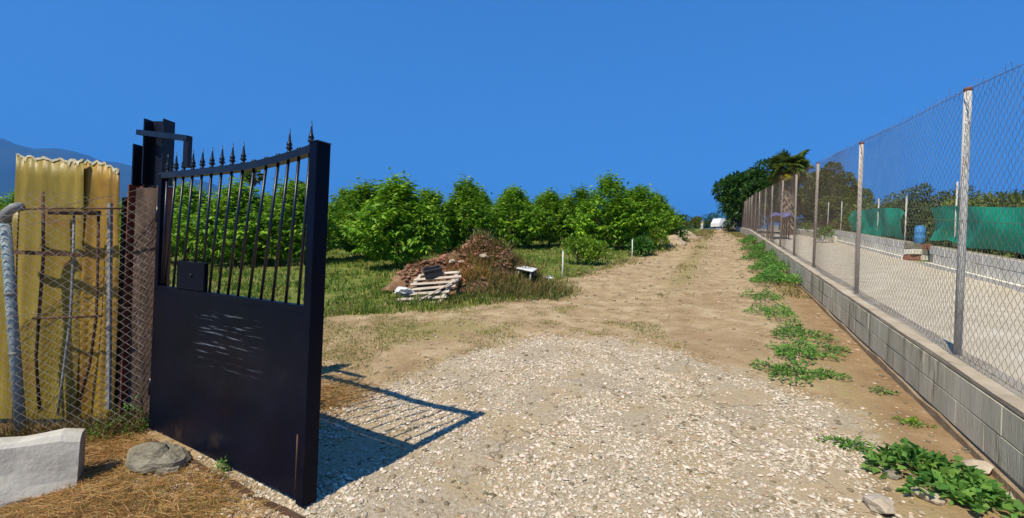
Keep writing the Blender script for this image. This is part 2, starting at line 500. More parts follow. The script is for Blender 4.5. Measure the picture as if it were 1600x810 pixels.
m_redrust = MAT('red_primer', [(.3, (.13, .035, .025)), (.7, (.22, .08, .05))], 8, .75, .3, 40)
m_galv = MAT('galvanised_post', [(.3, (.36, .35, .32)), (.55, (.52, .50, .46)), (.75, (.64, .62, .57))], 9, .65, .15, 60, metal=.0, spots=[(3.2, .60, (.20, .095, .045)), (22, .64, (.26, .13, .06))], stretch=(1, 1, .45))
m_rustpost = MAT('rust_stained_post', [(.3, (.40, .31, .24)), (.6, (.56, .47, .38)), (.8, (.38, .22, .13))], 3, .75, .2, 40, spots=[(2.3, .60, (.26, .11, .05))], stretch=(1, 1, .6), objvar=.15)
m_wire = MAT('galvanised_wire', [(.3, (.16, .15, .14)), (.7, (.30, .29, .27))], 6, .5, metal=.5)
m_wirerust = MAT('rusty_wire', [(.3, (.12, .085, .065)), (.7, (.27, .22, .18))], 5, .65, metal=.3)
m_wireold = MAT('old_wire', [(.3, (.38, .33, .26)), (.7, (.60, .54, .44))], 5, .6, metal=.0)
m_block = MAT('concrete_block', [(.25, (.37, .33, .22)), (.5, (.54, .48, .34)), (.75, (.68, .61, .45))], 3.0, .92, .7, 45, .01, kind='pos', stretch=(1.6, 1.6, .22), objvar=.05,
              spots=[(2.6, .54, (.27, .24, .15)), (5.5, .60, (.20, .185, .12)), (9, .66, (.66, .57, .41))])
m_mortar = MAT('mortar', [(.3, (.22, .19, .13)), (.7, (.36, .31, .23))], 6, .95, .5, 70, kind='pos')
m_footing = MAT('earthy_footing', [(.3, (.22, .15, .085)), (.7, (.36, .27, .17))], 5, .95, .9, 40, .02, kind='pos')
m_cap = MAT('mortar_cap', [(.3, (.30, .24, .16)), (.55, (.42, .35, .25)), (.8, (.52, .46, .36))], 3, .95, .8, 50, .01, kind='pos', spots=[(5, .62, (.24, .21, .15))])
m_whiteblock = MAT('limewashed_block', [(.3, (.58, .54, .45)), (.6, (.74, .70, .60)), (.8, (.80, .77, .69))], 1.4, .9, .4, 50, kind='pos', objvar=.08, spots=[(1.1, .62, (.42, .31, .13)), (3.0, .66, (.26, .22, .17))])
m_greennet = None

def sheet_mat(name, c0, c1, c2):
    m = bpy.data.materials.new(name); m.use_nodes = True
    n, l = nt(m); p = n['Principled BSDF']; v = coords(n, l, 'Object')
    mp = coords(n, l, 'Object', (5, 5, .7))
    col = ramp_(n, l, noise_(n, l, mp, 2, 6, .6), [(.3, c0), (.55, c1), (.75, c2)])
    col = mixrgb(n, l, col, (.30, .15, .04), smooth_(n, l, noise_(n, l, v, 3.3, 7, .65), .50, .72))
    col = mixrgb(n, l, col, (.16, .12, .05), math_(n, l, 'MULTIPLY', smooth_(n, l, noise_(n, l, v, 16, 6, .7), .6, .75), .6))
    l.new(col, p.inputs['Base Color']); p.inputs['Roughness'].default_value = .45
    l.new(bump_(n, l, noise_(n, l, v, 40, 4), .25, .006), p.inputs['Normal'])
    t = n.new('ShaderNodeBsdfTranslucent'); l.new(col, t.inputs['Color'])
    mx = n.new('ShaderNodeMixShader'); mx.inputs[0].default_value = .3
    l.new(p.outputs[0], mx.inputs[1]); l.new(t.outputs[0], mx.inputs[2]); l.new(mx.outputs[0], n['Material Output'].inputs[0])
    return m
m_yellow = sheet_mat('yellow_fibreglass', (.24, .175, .022), (.37, .28, .045), (.47, .38, .10))

# ------------------------------------------------------------ gate
def ray(px, py):
    a, b = px - 800, py - 405
    return Vector(((a*math.cos(ROLL) + b*math.sin(ROLL)) / F_PX, 1, -(-a*math.sin(ROLL) + b*math.cos(ROLL)) / F_PX))
GH = Vector((-2.87, 3.64, 0)); GF = Vector((-1.133, 2.62, 0))
G_E = (GF - GH).normalized(); G_L = (GF - GH).length
G_N = Vector((G_E.y, -G_E.x, 0))           # towards the camera side
def on_gate(px, py):
    r = ray(px, py); t = GH.dot(G_N) / r.dot(G_N)
    q = r * t; return ((q - GH).dot(G_E), q.z + CAM_Z)
def make_gate():
    g = thing('iron_gate', 'black iron driveway gate leaf with spear-topped bars standing open', 'gate', GH, math.atan2(G_E.y, G_E.x))
    L = G_L
    TH = .05                                   # tube depth; local y is away from the camera
    zb, zp, zt0 = .035, on_gate(470, 486)[1], 2.06
    # top rail: dips in the middle and sweeps up to the free stile
    def ztop(s):
        u = s / L
        return 2.07 - .012 * math.sin(u * math.pi) + .055 * max(0, (u - .62) / .38) ** 1.6
    prof = [(i / 24 * (L - .06)) for i in range(25)]
    b = MB()
    V, Fc = [], []
    for s in prof:
        z = ztop(s)
        V += [(s, -.025, z - .035), (s, .03, z - .035), (s, .03, z + .012), (s, -.025, z + .012)]
    for i in range(len(prof) - 1):
        for k in range(4):
            Fc.append((i*4+k, i*4+(k+1) % 4, i*4+4+(k+1) % 4, i*4+4+k))
    Fc += [(3, 2, 1, 0), tuple(len(V) - 4 + k for k in range(4))]
    b.add(V, Fc); b.build('top_rail', m_bar, g)
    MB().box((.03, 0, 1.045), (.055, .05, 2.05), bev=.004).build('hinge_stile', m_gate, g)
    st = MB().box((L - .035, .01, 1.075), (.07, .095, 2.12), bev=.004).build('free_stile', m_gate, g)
    MB().box((L - .035, .01, 2.140), (.074, .099, .008), bev=.002).build('cap', m_bar, st)
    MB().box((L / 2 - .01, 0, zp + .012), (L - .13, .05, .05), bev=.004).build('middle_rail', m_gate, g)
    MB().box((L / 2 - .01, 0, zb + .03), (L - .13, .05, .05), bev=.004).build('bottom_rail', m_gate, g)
    # sheet panel, slightly buckled
    nx_, nz_ = 28, 18
    s0, s1, z0, z1 = .06, L - .072, zb + .006, zp - .008
    V = []
    for side in (0, 1):
        for j in range(nz_ + 1):
            for i in range(nx_ + 1):
                s = s0 + (s1 - s0) * i / nx_; z = z0 + (z1 - z0) * j / nz_
                e = math.sin(math.pi * i / nx_) * math.sin(math.pi * j / nz_)
                dent = (.006 * math.sin(s * 5 + z * 3) + .004 * math.sin(z * 17 + s * 2) + .004 * math.sin(z * 9 - s * 4)) * e
                V.append((s, -.030 + dent + side * .003, z))
    V = np.array(V); w = nx_ + 1; id2 = np.arange((nx_ + 1) * (nz_ + 1)).reshape(nz_ + 1, nx_ + 1)
    q = np.stack([id2[:-1,:-1], id2[:-1,1:], id2[1:,1:], id2[1:,:-1]], -1).reshape(-1, 4)
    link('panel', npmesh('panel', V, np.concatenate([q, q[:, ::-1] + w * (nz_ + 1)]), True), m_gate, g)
    # bars: foot and head positions read off the photograph
    feet = [162,190,222,255,300,330,361,395,432,470,513,558,603,654,702]
    heads = [200,232,262,297,333,370,408,448,490,533,580,626,665,705,748]
    hz = [252,250,246,240,232,228,225,218,213,208,203,200,195,188,180]
    spear = [1,1,1,1,1,1,1,1,1,0,0,0,1,0,1]
    for i, (a, c) in enumerate(zip(feet, heads)):
        fy = 690 + (770 - 690) * (a - 162) / (702 - 162)
        sa = on_gate(180 + a / 2.456, 170 + fy / 2.456)[0]
        sc = on_gate(180 + c / 2.456, 170 + (hz[i]) / 2.456)[0]
        sa, sc = max(sa, .075), max(min(sc, L - .11), .085)
        zh = ztop(sc) - .035
        bar = MB().tube([(sa, .0, zp + .037), (sc, .0, zh)], .0095, 8).build('bar', m_bar, g)
        ht = zh + .047
        if spear[i]:
            pr = [(.012, 0), (.020, .006), (.012, .014), (.011, .022), (.021, .030), (.023, .038), (.014, .046), (.020, .056), (.017, .066), (.0105, .082), (.006, .118), (.0012, .165)]
            sc_ = 1.0
            MB().lathe([(r * .88, z * .95) for r, z in pr], (sc + .004, 0, ht), 10).build('spear_tip', m_bar, bar)
        else:
            MB().lathe([(.012, 0), (.018, .004), (.017, .012), (.008, .018)], (sc + .004, 0, ht), 10).build('stub', m_bar, bar)
    # lock plate between the bars
    s0, z1 = on_gate(284, 408); s1, _ = on_gate(327, 408)
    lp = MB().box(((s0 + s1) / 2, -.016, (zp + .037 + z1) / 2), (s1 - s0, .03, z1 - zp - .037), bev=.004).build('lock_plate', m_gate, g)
    MB().lathe([(.010, -.004), (.013, 0), (.013, .006), (.006, .008)], (0, 0, 0), 10).build('keyhole_boss', m_bar, lp).matrix_local = Matrix.Translation(((s0 + s1) / 2 + .02, -.033, z1 - .1)) @ Matrix.Rotation(R(90), 4, 'X')
    # thin rod added as the rust line beside the free stile; hinges
    MB().tube([(L - .076, -.034, .05), (L - .076, -.034, .42)], .005, 8).build('rust_line', m_rust, g)
    for z in (.35, 1.75):
        MB().tube([(-.02, -.01, z - .07), (-.02, -.01, z + .07)], .016, 10).build('hinge', m_bar, g)
make_gate()

# steel sill that the gate closes along
def make_sill():
    a, b = Vector((-3.15, 3.82, 0)), Vector((-.75, 2.22, 0))
    a = Vector((-2.75, 3.45, 0)); b = Vector((-1.0, 2.44, 0))
    mb = MB(); d = (b - a).normalized(); s = Vector((d.y, -d.x, 0)) * .018
    n = 14; V, Fc = [], []
    for i in range(n + 1):
        p = a.lerp(b, i / n); z = float(zt(p.x, p.y))
        wv = .006 * math.sin(i * 1.7)
        for sg, dz in ((-1, -.02), (1, -.02), (1, .014), (-1, .014)):
            V.append((p.x + s.x * sg, p.y + s.y * sg, z + dz + wv))
    for i in range(n):
        for k in range(4): Fc.append((i*4+k, i*4+(k+1) % 4, i*4+4+(k+1) % 4, i*4+4+k))
    Fc += [(3, 2, 1, 0), tuple(n * 4 + k for k in range(4))]
    mb.add(V, Fc)
    tag(mb.build('ground_rail', m_rust), 'thin rusty steel rail set in the ground below the open gate', 'rail')
make_sill()

# ------------------------------------------------------------ gate post
def make_post():
    x0, y0 = -2.99, 3.74
    z0 = float(zbase(x0, y0)) - .08
    t = thing('gate_post', 'tall steel beam gate post, black above and rusty brown below', 'post', (x0, y0, z0), R(-6))
    def ibeam(cx, cy, w, d, z_a, z_b, tk=.012):
        mb = MB()
        for sx in (-1, 1): mb.box((cx + sx * (w/2 - tk/2), cy, (z_a+z_b)/2), (tk, d, z_b - z_a), bev=.002)
        mb.box((cx, cy + .02, (z_a+z_b)/2), (w - 2*tk - .001, tk, z_b - z_a - .004))
        return mb
    ibeam(.015, -.01, .185, .11, 2.06, 2.60).build('upper_beam', m_bar, t)
    ibeam(-.145, .03, .12, .12, 1.98, 2.40).build('short_beam', m_bar, t)
    ibeam(-.05, .0, .30, .12, .0, 2.055).build('lower_beam', m_redrust, t)
    MB().box((-.02, -.045, 1.02), (.235, .008, 2.02), bev=.002).build('rusty_plate', m_rustplate, t)
    MB().box((-.29, .06, .98), (.17, .01, 1.96), bev=.002).build('side_plate', m_darksteel, t)
    MB().box((-.235, .03, .98), (.035, .05, 1.9), bev=.002).build('angle_bar', m_pipe2, t)
    # bracket over the gate: a flat bar through the post, returning down to the top rail
    pa, pb = Vector((-3.12, 3.70, 2.42)), None
    r = ray(296, 217); tt = GH.dot(G_N) / r.dot(G_N); pb = r * tt; pb.z += CAM_Z
    br = MB()
    inv = Matrix.Translation((x0, y0, z0)) @ Matrix.Rotation(R(-6), 4, 'Z'); inv = inv.inverted()
    pc = Vector((pb.x, pb.y, 2.10))
    br.tube([inv @ pa, inv @ pb], .030, 4, sq=True, smooth=False)
    br.tube([inv @ (pb + Vector((-.018, .010, .02))), inv @ (pc + Vector((-.018, .010, 0)))], .028, 4, sq=True, smooth=False)
    br.build('bracket', m_bar, t)
make_post()

# ------------------------------------------------------------ chain link
def chain_mesh(name, A, d, up, L, H, cw, ch, rad, wob=.004, seed=0, ragged=.0):
    """woven diamond mesh: zig-zag wires. A start, d vector per metre along, up vector"""
    r = np.random.default_rng(seed)
    nw = int(round(2 * L / cw)); ns = int(round(2 * H / ch))
    d = np.array(d, float); up = np.array(up, float); A = np.array(A, float)
    out = np.cross(d, up); out /= np.linalg.norm(out)
    i = np.arange(nw)[:, None]; j = np.arange(ns + 1)[None, :]
    x = (i + ((i + j) % 2)) * cw / 2
    x = np.minimum(x, L)
    z = j * ch / 2 + 0 * i
    # slack: slow waves shared by neighbours keep the weave joined
    dx = .5 * cw * (.35 * np.sin(z * 2.3 + x * .9 + seed) + .2 * np.sin(x * 3.1 + z * 4 + seed))
    dx *= np.sin(np.pi * np.clip(x / L, 0, 1)) * .6
    dz = .25 * ch * np.sin(x * 2.7 + z * 1.3 + seed * 2)
    o = wob * 3 * np.sin(x * 2.1 + seed) * np.sin(z * 1.9 + 1) + wob * (((i + j) % 2) * 2 - 1) * .4
    Pn = A + (x + dx)[..., None] * d + (z + dz)[..., None] * up + o[..., None] * out
    dd = d / np.linalg.norm(d)
    offs = [dd * rad, -dd * rad * .5 + out * rad * .87, -dd * rad * .5 - out * rad * .87]
    V = np.stack([Pn + o_ for o_ in offs], 2)          # nw, ns+1, 3, 3
    idx = np.arange(nw * (ns + 1) * 3).reshape(nw, ns + 1, 3)
    qs = []
    for k in range(3):
        k2 = (k + 1) % 3
        qs.append(np.stack([idx[:, :-1, k], idx[:, :-1, k2], idx[:, 1:, k2], idx[:, 1:, k]], -1).reshape(-1, 4))
    return npmesh(name, V.reshape(-1, 3), np.concatenate(qs))

# ------------------------------------------------------------ left fence: pipe, frame, yellow sheets, mesh
def make_left():
    # sagging mesh fence with its pipe post
    f = thing('mesh_fence', 'sagging old diamond mesh fence strung before the yellow sheets left of gate', 'fence', (-3.7, 3.42, 0))
    o = Vector((-3.7, 3.42, 0)); zb = float(zbase(-3.7, 3.42))
    def Lc(x, y, z): return Vector((x, y, z)) - o
    foot = Lc(-3.70, 3.44, zb - .05)
    r1 = ray(8, 345); top = r1 * 3.42; top.z += CAM_Z; top = top - o
    pp = MB().tube([foot, foot.lerp(top, .5), top], .033, 12).build('pipe_post', m_pipe, f)
    MB().tube([top + Vector((0, 0, -.02)), top + Vector((.01, 0, .06)), top + Vector((.05, .01, .10)), top + Vector((.10, .02, .115))], .035, 12).build('pipe_elbow', m_pipe2, pp)
    for u in (.42, .68):
        p = foot.lerp(top, u); MB().tube([p - Vector((0, 0, .012)), p + Vector((0, 0, .012))], .037, 12).build('clamp', m_pipe2, pp)
    A = Vector((-4.45, 3.12, float(zbase(-4.4, 3.1)) - .02)); M_ = Vector((-3.72, 3.385, zb)); B = Vector((-2.90, 3.60, float(zbase(-2.9, 3.6)) - .02))
    for k, (a, b, H) in enumerate(((A, M_, 1.82), (M_, B, 1.90))):
        L = (b - a).length; d = (b - a) / L
        link('wire_mesh', chain_mesh('wire_mesh', a - o, d, (0, 0, 1), L, H, .088, .066, .0021, .008, 5 + k), m_wireold, f)
    def wire(z0, z1, z2, rd=.0022):
        MB().tube([A - o + Vector((0, 0, z0)), M_ - o + Vector((0, 0, z1)), B - o + Vector((0, 0, z2))], rd, 5).build('line_wire', m_wirerust, f)
    wire(1.72, 1.74, 1.98); wire(.95, .98, 1.02); wire(1.60, 1.66, 1.80)
    # frame of rusty bars behind the mesh
    fr = thing('bar_frame', 'rusty welded bar frame holding up the yellow sheets', 'frame', (-3.4, 3.56, 0))
    o2 = Vector((-3.4, 3.56, 0))
    def pix(px, py, y): q = ray(px, py) * y; return Vector((q.x, q.y, q.z + CAM_Z)) - o2
    def fbar(name, pts, rd, mat, y=3.55, n=6, sq=False):
        MB().tube([pix(a, b, y) for a, b in pts], rd, n, sq=sq, smooth=not sq).build(name, mat, fr)
    fbar('rail', [(6, 328), (70, 326), (150, 326), (195, 326)], .008, m_rust, 3.50)
    fbar('flat_bar', [(78, 332), (155, 333)], .024, m_rust, 3.54, 4, True)
    fbar('flat_bar', [(20, 394), (132, 399)], .022, m_rust, 3.54, 4, True)
    fbar('rail', [(52, 498), (110, 496), (160, 494)], .010, m_rust, 3.52)
    fbar('upright', [(67, 300), (68, 400), (62, 480), (56, 560), (62, 640)], .011, m_rust, 3.57)
    fbar('upright', [(116, 330), (114, 420), (110, 500), (98, 590), (90, 650)], .009, m_pipe2, 3.57)
    fbar('upright', [(154, 330), (152, 440), (150, 500), (140, 570), (125, 625)], .010, m_rust, 3.57)
    fbar('upright', [(172, 318), (171, 480), (170, 640)], .018, m_pipe2, 3.60, 4, True)
    # corrugated yellow sheets
    def sheet(name, label, px0, px1, tops, y0, y1, zlo, seed, mat, thk=.004):
        r = np.random.default_rng(seed)
        n = 40; rows = 14; V = []
        for side in (0, 1):
            for j in range(rows + 1):
                for i in range(n + 1):
                    u = i / n; px = px0 + (px1 - px0) * u; y = y0 + (y1 - y0) * u
                    zt_ = np.interp(u, [q[0] for q in tops], [q[1] for q in tops])
                    q = ray(px, zt_) * y
                    q2 = ray(px - 8 - 6 * u, 655) * y
                    v = j / rows; p = q2.lerp(q, v)
                    p.z += CAM_Z
                    cor = .008 * math.sin(u * 2 * math.pi * 4.0 + .5 * math.sin(v * 3 + seed)) * (.6 + .4 * math.sin(u * 7 + seed)) + .008 * math.sin(u * 9.3 + seed * 2) + .01 * math.sin(v * 5 + seed + u * 4)
                    if v > .9: p.z += .010 * math.sin(i * .8 + seed) + .003 * math.sin(i * 2.1)
                    p.y += cor + side * thk + .03 * max(0, v - .8) * math.sin(u * 9 + seed)
                    V.append(p)
        base = V[n // 2].copy()
        V = np.array([tuple(p) for p in V]); w = n + 1; cnt = w * (rows + 1)
        id2 = np.arange(cnt).reshape(rows + 1, w)
        q = np.stack([id2[:-1,:-1], id2[:-1,1:], id2[1:,1:], id2[1:,:-1]], -1).reshape(-1, 4)
        top = id2[-1]; tq = np.stack([top[:-1], top[1:], top[1:] + cnt, top[:-1] + cnt], -1)
        o = link(name, npmesh(name, V, np.concatenate([q, q[:, ::-1] + cnt, tq]), True), mat)
        tag(o, label, 'sheet', 'yellow fibreglass sheets')
        if seed < 3:      # frayed, bleached strip along the top edge
            rr_ = random.Random(seed); tp = V[top]; ev, ef = [], []
            for i in range(n + 1):
                dn = rr_.uniform(.006, .020) + (.03 if rr_.random() < .12 else 0)
                ev += [tuple(tp[i] + [0, -.004, -dn]), tuple(tp[i] + [0, -.003, .004 + rr_.uniform(0, .007)]), tuple(tp[i] + [0, .007, .004])]
            for i in range(n):
                ef += [(i*3, i*3+3, i*3+4, i*3+1), (i*3+1, i*3+4, i*3+5, i*3+2)]
            MB().add(ev, ef).build('frayed_edge', m_fray, o)
    sheet('fibreglass_sheet', 'wide corrugated yellow fibreglass sheet, lighter one with a torn white top edge', 24, 134, [(0, 243), (.3, 247), (.7, 250), (1, 253)], 3.655, 3.70, 0, 1, m_yellow)
    sheet('fibreglass_sheet', 'narrow amber fibreglass sheet standing next to the gate post', 126, 189, [(0, 252), (.5, 254), (.8, 262), (1, 268)], 3.715, 3.72, 0, 2, m_amber)
    sheet('fibreglass_sheet', 'dull yellow fibreglass sheet at the far left edge behind the pipe', -160, 30, [(0, 345), (.8, 335), (1, 325)], 3.50, 3.66, 0, 3, m_yellow)
m_pipe = MAT('flaking_blue_pipe', [(.3, (.13, .20, .24)), (.6, (.25, .31, .33)), (.8, (.40, .41, .38))], 8, .6, .3, 50, spots=[(9, .60, (.30, .30, .26)), (16, .66, (.15, .08, .04))])
m_pipe2 = MAT('grey_pipe', [(.3, (.14, .16, .17)), (.7, (.34, .34, .32))], 10, .6, .3, 50, spots=[(9, .62, (.18, .10, .05))])
m_fray = MAT('bleached_fibres', [(.35, (.42, .36, .20)), (.65, (.66, .62, .48))], 30, .9)
m_amber = sheet_mat('amber_fibreglass', (.28, .16, .02), (.44, .27, .035), (.56, .38, .08))
make_left()

# ------------------------------------------------------------ right: block wall, fence
DIRN = Vector((K, 1, 0)).normalized()
PERP = Vector((DIRN.y, -DIRN.x, 0))            # to the right of the road
def wall_pt(y, off=0.0, z=0.0, xp=1.83):
    """point at depth y on the wall front line, off metres to the right, z above ground line"""
    x = xp + K * y
    return Vector((x, y, float(zbase(x, y)) + z)) + PERP * off
SL = (wall_pt(10) - wall_pt(0)) / 10            # vector per unit of y on the slope
SLn = SL / SL.length                            # unit vector up the slope
WT = .27
def make_wall():
    w = thing('block_wall', 'low grey concrete block wall carrying the tall mesh fence beside the road', 'wall', wall_pt(0))
    o = wall_pt(0)
    y_end_blocks, y0 = 26.0, -.6
    # core (mortar) slightly behind the block faces; continues to the far end
    ys = list(np.arange(y0, 28, 2.0)) + list(np.arange(28, 76, 3.0))
    def strip_(name, o0, o1, za, zb_, mat, jit=0, ys=ys, seed=0):
        r = random.Random(seed); V, Fc = [], []
        for y in ys:
            a, b = wall_pt(y, o0) - o, wall_pt(y, o1) - o
            jj = [r.uniform(-jit, jit) for _ in range(4)]
            V += [a + Vector((0,0,za)), b + Vector((0,0,za)), b + Vector((jj[0]*.4, 0, zb_ + jj[1])), a + Vector((jj[2]*.4, 0, zb_ + jj[3]))]
        for i in range(len(ys) - 1):
            for k in range(4): Fc.append((i*4+k, i*4+4+k, i*4+4+(k+1) % 4, i*4+(k+1) % 4))
        Fc += [(0, 1, 2, 3), tuple(len(V) - 1 - k for k in range(4))]
        return MB().add(V, Fc).build(name, mat, w)
    strip_('mortar_core', .012, WT - .008, -.15, .475, m_mortar)
    strip_('footing', -.022, .1, -.2, .05, m_footing, .016, list(np.arange(y0, 30, .35)), 3)
    strip_('mortar_cap', .004, WT - .003, .470, .500, m_cap, .007, list(np.arange(y0, 28, .22)) + list(np.arange(28, 76, 3.0)), 4)
    strip_('far_wall_face', -.001, .1, .07, .468, m_block, .004, list(np.arange(y_end_blocks + .2, 76, 2.0)), 5)
    # blocks
    bl, bh, g = .40, .193, .006
    def block_mesh(seed):
        r = random.Random(seed)
        d = SLn * (bl - .0014); n = PERP * .1; up = Vector((0, 0, bh - g)); c = .0015
        j = lambda: r.uniform(-.0012, .0012)
        mb = MB()
        f0 = [Vector((0,0,0)), d, d + up, up]
        front_o = [p + PERP * (.0 + c) for p in f0]
        ctr = (d + up) / 2
        front_i = [p + (ctr - p).normalized() * .0015 + PERP * j() for p in f0]
        back = [p + n for p in f0]
        V = front_i + front_o + back
        Fc = [(3, 2, 1, 0)]
        for k in range(4):
            k2 = (k + 1) % 4
            Fc += [(k, k2, 4 + k2, 4 + k), (4 + k, 4 + k2, 8 + k2, 8 + k)]
        mb.add(V, Fc); me = mb.mesh('block'); me.materials.append(m_block); return me
    vars_ = [block_mesh(s) for s in range(6)]
    ystep = bl / SL.length
    for c in range(2):
        y = y0 + (ystep / 2 if c else 0)
        k = 0
        while y < y_end_blocks:
            b = link('block', vars_[random.randrange(6)], None, w)
            b.location = wall_pt(y, random.uniform(-.0015, .0015)) - o + Vector((0, 0, .073 + c * (bh + .004) + random.uniform(-.002, .002)))
            y += ystep; k += 1
make_wall()

def make_fence():
    f = thing('chain_link_fence', 'tall chain link fence on steel posts running uphill along the block wall', 'fence', wall_pt(3.756, .12, .5))
    o = f.location.copy()
    H = 2.2
    ys = [1.02, 3.756, 6.49, 9.45, 11.95]
    while ys[-1] < 72: ys.append(ys[-1] + 2.73)
    OFF = .155
    r = random.Random(5)
    def post_mesh(h, tilt, m):
        mb = MB().tube([(0, 0, -.05), (tilt * .5, 0, h * .5), (tilt, 0, h)], .026, 10)
        me = mb.mesh('post'); me.materials.append(m); return me
    pm = [post_mesh(H, 0, m_galv), post_mesh(H, .01, m_rustpost), post_mesh(H * .985, -.012, m_rustpost)]
    capm = MB().lathe([(.027, -.02), (.030, -.018), (.030, .004), (.020, .010)], n=10).mesh('cap'); capm.materials.append(m_redrust)
    for i, y in enumerate(ys):
        k = 0 if i in (1,) else (1 if i % 2 else 2)
        p = link('post', pm[k], None, f); p.location = wall_pt(y, OFF, .495) - o
        if i < 8:
            cp = link('cap', capm, None, p); cp.location = (0 if k == 0 else (.01 if k == 1 else -.012), 0, H if k < 2 else H * .985)
    near = {}
    for i in range(len(ys) - 1):
        a, b = wall_pt(ys[i], OFF - .035, .51), wall_pt(ys[i+1], OFF - .035, .51)
        v = b - a; L = math.hypot(v.x, v.y); d = v / L
        key = (round(L, 1), round(d.z, 2), i if i < 3 else 9)
        if key not in near:
            me = chain_mesh('wire_mesh', (0, 0, 0), d, (0, 0, 1), L, 2.17, .078, .088, .0016 if i < 3 else .0013, .006, i + 11)
            me.materials.append(m_wire if i < 2 else m_wirerust); near[key] = me
        pn = link('wire_mesh', near[key], None, f); pn.location = a - o
        # line wires, with loose barb ends at the top
        for z, rd in ((2.16, .0026), (1.1, .0018), (.03, .0018)):
            if i > 9 and z != 2.16: continue
            mid = (a + b) / 2 + Vector((0, 0, z - (.02 if z > 2 else .012)))
            MB().tube([a - o + Vector((0, 0, z)), mid - o, b - o + Vector((0, 0, z))], rd, 4).build('line_wire', m_wirerust, f)
        if i < 5:
            mb = MB()
            for s in np.arange(.05, L, .078 if i < 3 else .16):
                p = a + d * s - o + Vector((0, 0, 2.15))
                h = r.uniform(.02, .06) if r.random() > .12 else r.uniform(.07, .12)
                mb.tube([p, p + Vector((r.uniform(-.02, .02), r.uniform(-.03, .03), h))], .0016, 3, cap=False)
            mb.build('wire_ends', m_wirerust, f)['kind'] = 'stuff'
make_fence()
#PART3
# ------------------------------------------------------------ materials of the smaller things
m_whitepost = MAT('white_stake_paint', [(.3, (.55, .53, .48)), (.7, (.72, .70, .66))], 9, .7)
m_heap = MAT('pale_earth', [(.3, (.30, .22, .13)), (.6, (.45, .35, .23)), (.8, (.56, .48, .36))], 5, .95, .8, 30, .03)
m_rubble_earth = MAT('rubble_earth', [(.3, (.10, .06, .035)), (.55, (.22, .12, .065)), (.75, (.33, .22, .13))], 5, .95, .9, 26, .04)
m_rubble = MAT('rubble', [(.35, (.15, .075, .045)), (.6, (.29, .155, .09)), (.75, (.44, .34, .25))], 3.0, .9, .4, 40, island=.55)
m_scrubgreen = leafmat('scrub_green', (.10, .14, .03), (.19, .22, .055), transl=.25)
m_goldstraw = leafmat('golden_straw', (.30, .17, .035), (.48, .30, .07), transl=.2)
m_redweed = leafmat('reddish_weed', (.18, .085, .035), (.30, .16, .07), transl=.2)
m_palewood = MAT('pale_weathered_wood', [(.3, (.36, .29, .22)), (.7, (.58, .50, .41))], 4, .85, .4, 30, stretch=(1, 9, 9), objvar=.12)
m_brownwood = MAT('brown_wood', [(.3, (.16, .09, .045)), (.7, (.32, .20, .11))], 4, .85, .4, 30, stretch=(1, 9, 9))
m_blackplastic = MAT('dark_plastic', [(.3, (.025, .026, .03)), (.7, (.06, .06, .065))], 6, .55)
m_whiteplastic = MAT('white_plastic', [(.3, (.55, .55, .54)), (.7, (.74, .74, .72))], 5, .5, .2, 12, .01)
m_palestone = MAT('pale_stone', [(.3, (.34, .27, .19)), (.6, (.48, .41, .32)), (.8, (.58, .53, .45))], 9, .9, .7, 30, .02)
m_pinkstone = MAT('pink_stone', [(.3, (.40, .24, .19)), (.7, (.56, .40, .33))], 9, .9, .6, 30, .02)
m_rock = MAT('grey_brown_rock', [(.3, (.15, .13, .09)), (.55, (.26, .235, .175)), (.8, (.36, .33, .26))], 6, .9, .9, 22, .03, stretch=(1, 1, 2.5))
m_kerb = MAT('whitewashed_concrete', [(.3, (.38, .35, .29)), (.55, (.52, .49, .42)), (.8, (.62, .58, .49))], 3.2, .9, .5, 30, .01, kind='pos', spots=[(4.5, .58, (.36, .30, .20)), (14, .66, (.30, .29, .25))])
m_brick = MAT('red_brick', [(.3, (.25, .09, .05)), (.7, (.38, .17, .10))], 8, .9, .4, 40)
m_blueplastic = MAT('blue_plastic', [(.3, (.045, .20, .45)), (.7, (.07, .28, .56))], 3, .45)
m_tarp = MAT('blue_violet_tarp', [(.3, (.11, .11, .34)), (.7, (.22, .21, .46))], 3, .6)
m_carwhite = MAT('white_car_paint', [(.3, (.68, .68, .67)), (.7, (.76, .76, .75))], 2, .3, coat=.6)
m_glass = MAT('dark_window_glass', [(.3, (.012, .015, .018)), (.7, (.02, .024, .03))], 2, .06, spec=.6)
m_dryhedge = leafmat('dry_hedge_leaf', (.12, .06, .04), (.22, .13, .075), transl=.15)
m_weedstem = MAT('weed_stem', [(.3, (.08, .13, .04)), (.7, (.15, .19, .07))], 9, .7)
m_stone = MAT('crushed_stone', [(.3, (.41, .33, .23)), (.5, (.53, .45, .34)), (.7, (.65, .58, .47))], 20, .88, .3, 90, .004, kind='pos', island=.28)
m_pebble = MAT('pebbles', [(.3, (.20, .14, .08)), (.7, (.44, .35, .24))], 12, .92, kind='pos', island=.5)
m_grassdull = leafmat('dull_grass', (.17, .19, .04), (.33, .30, .10), transl=.3)
m_drygreen = leafmat('drying_grass', (.19, .18, .05), (.38, .31, .12), transl=.3)
m_straw = leafmat('straw_blade', (.34, .19, .055), (.58, .38, .14), transl=.2)
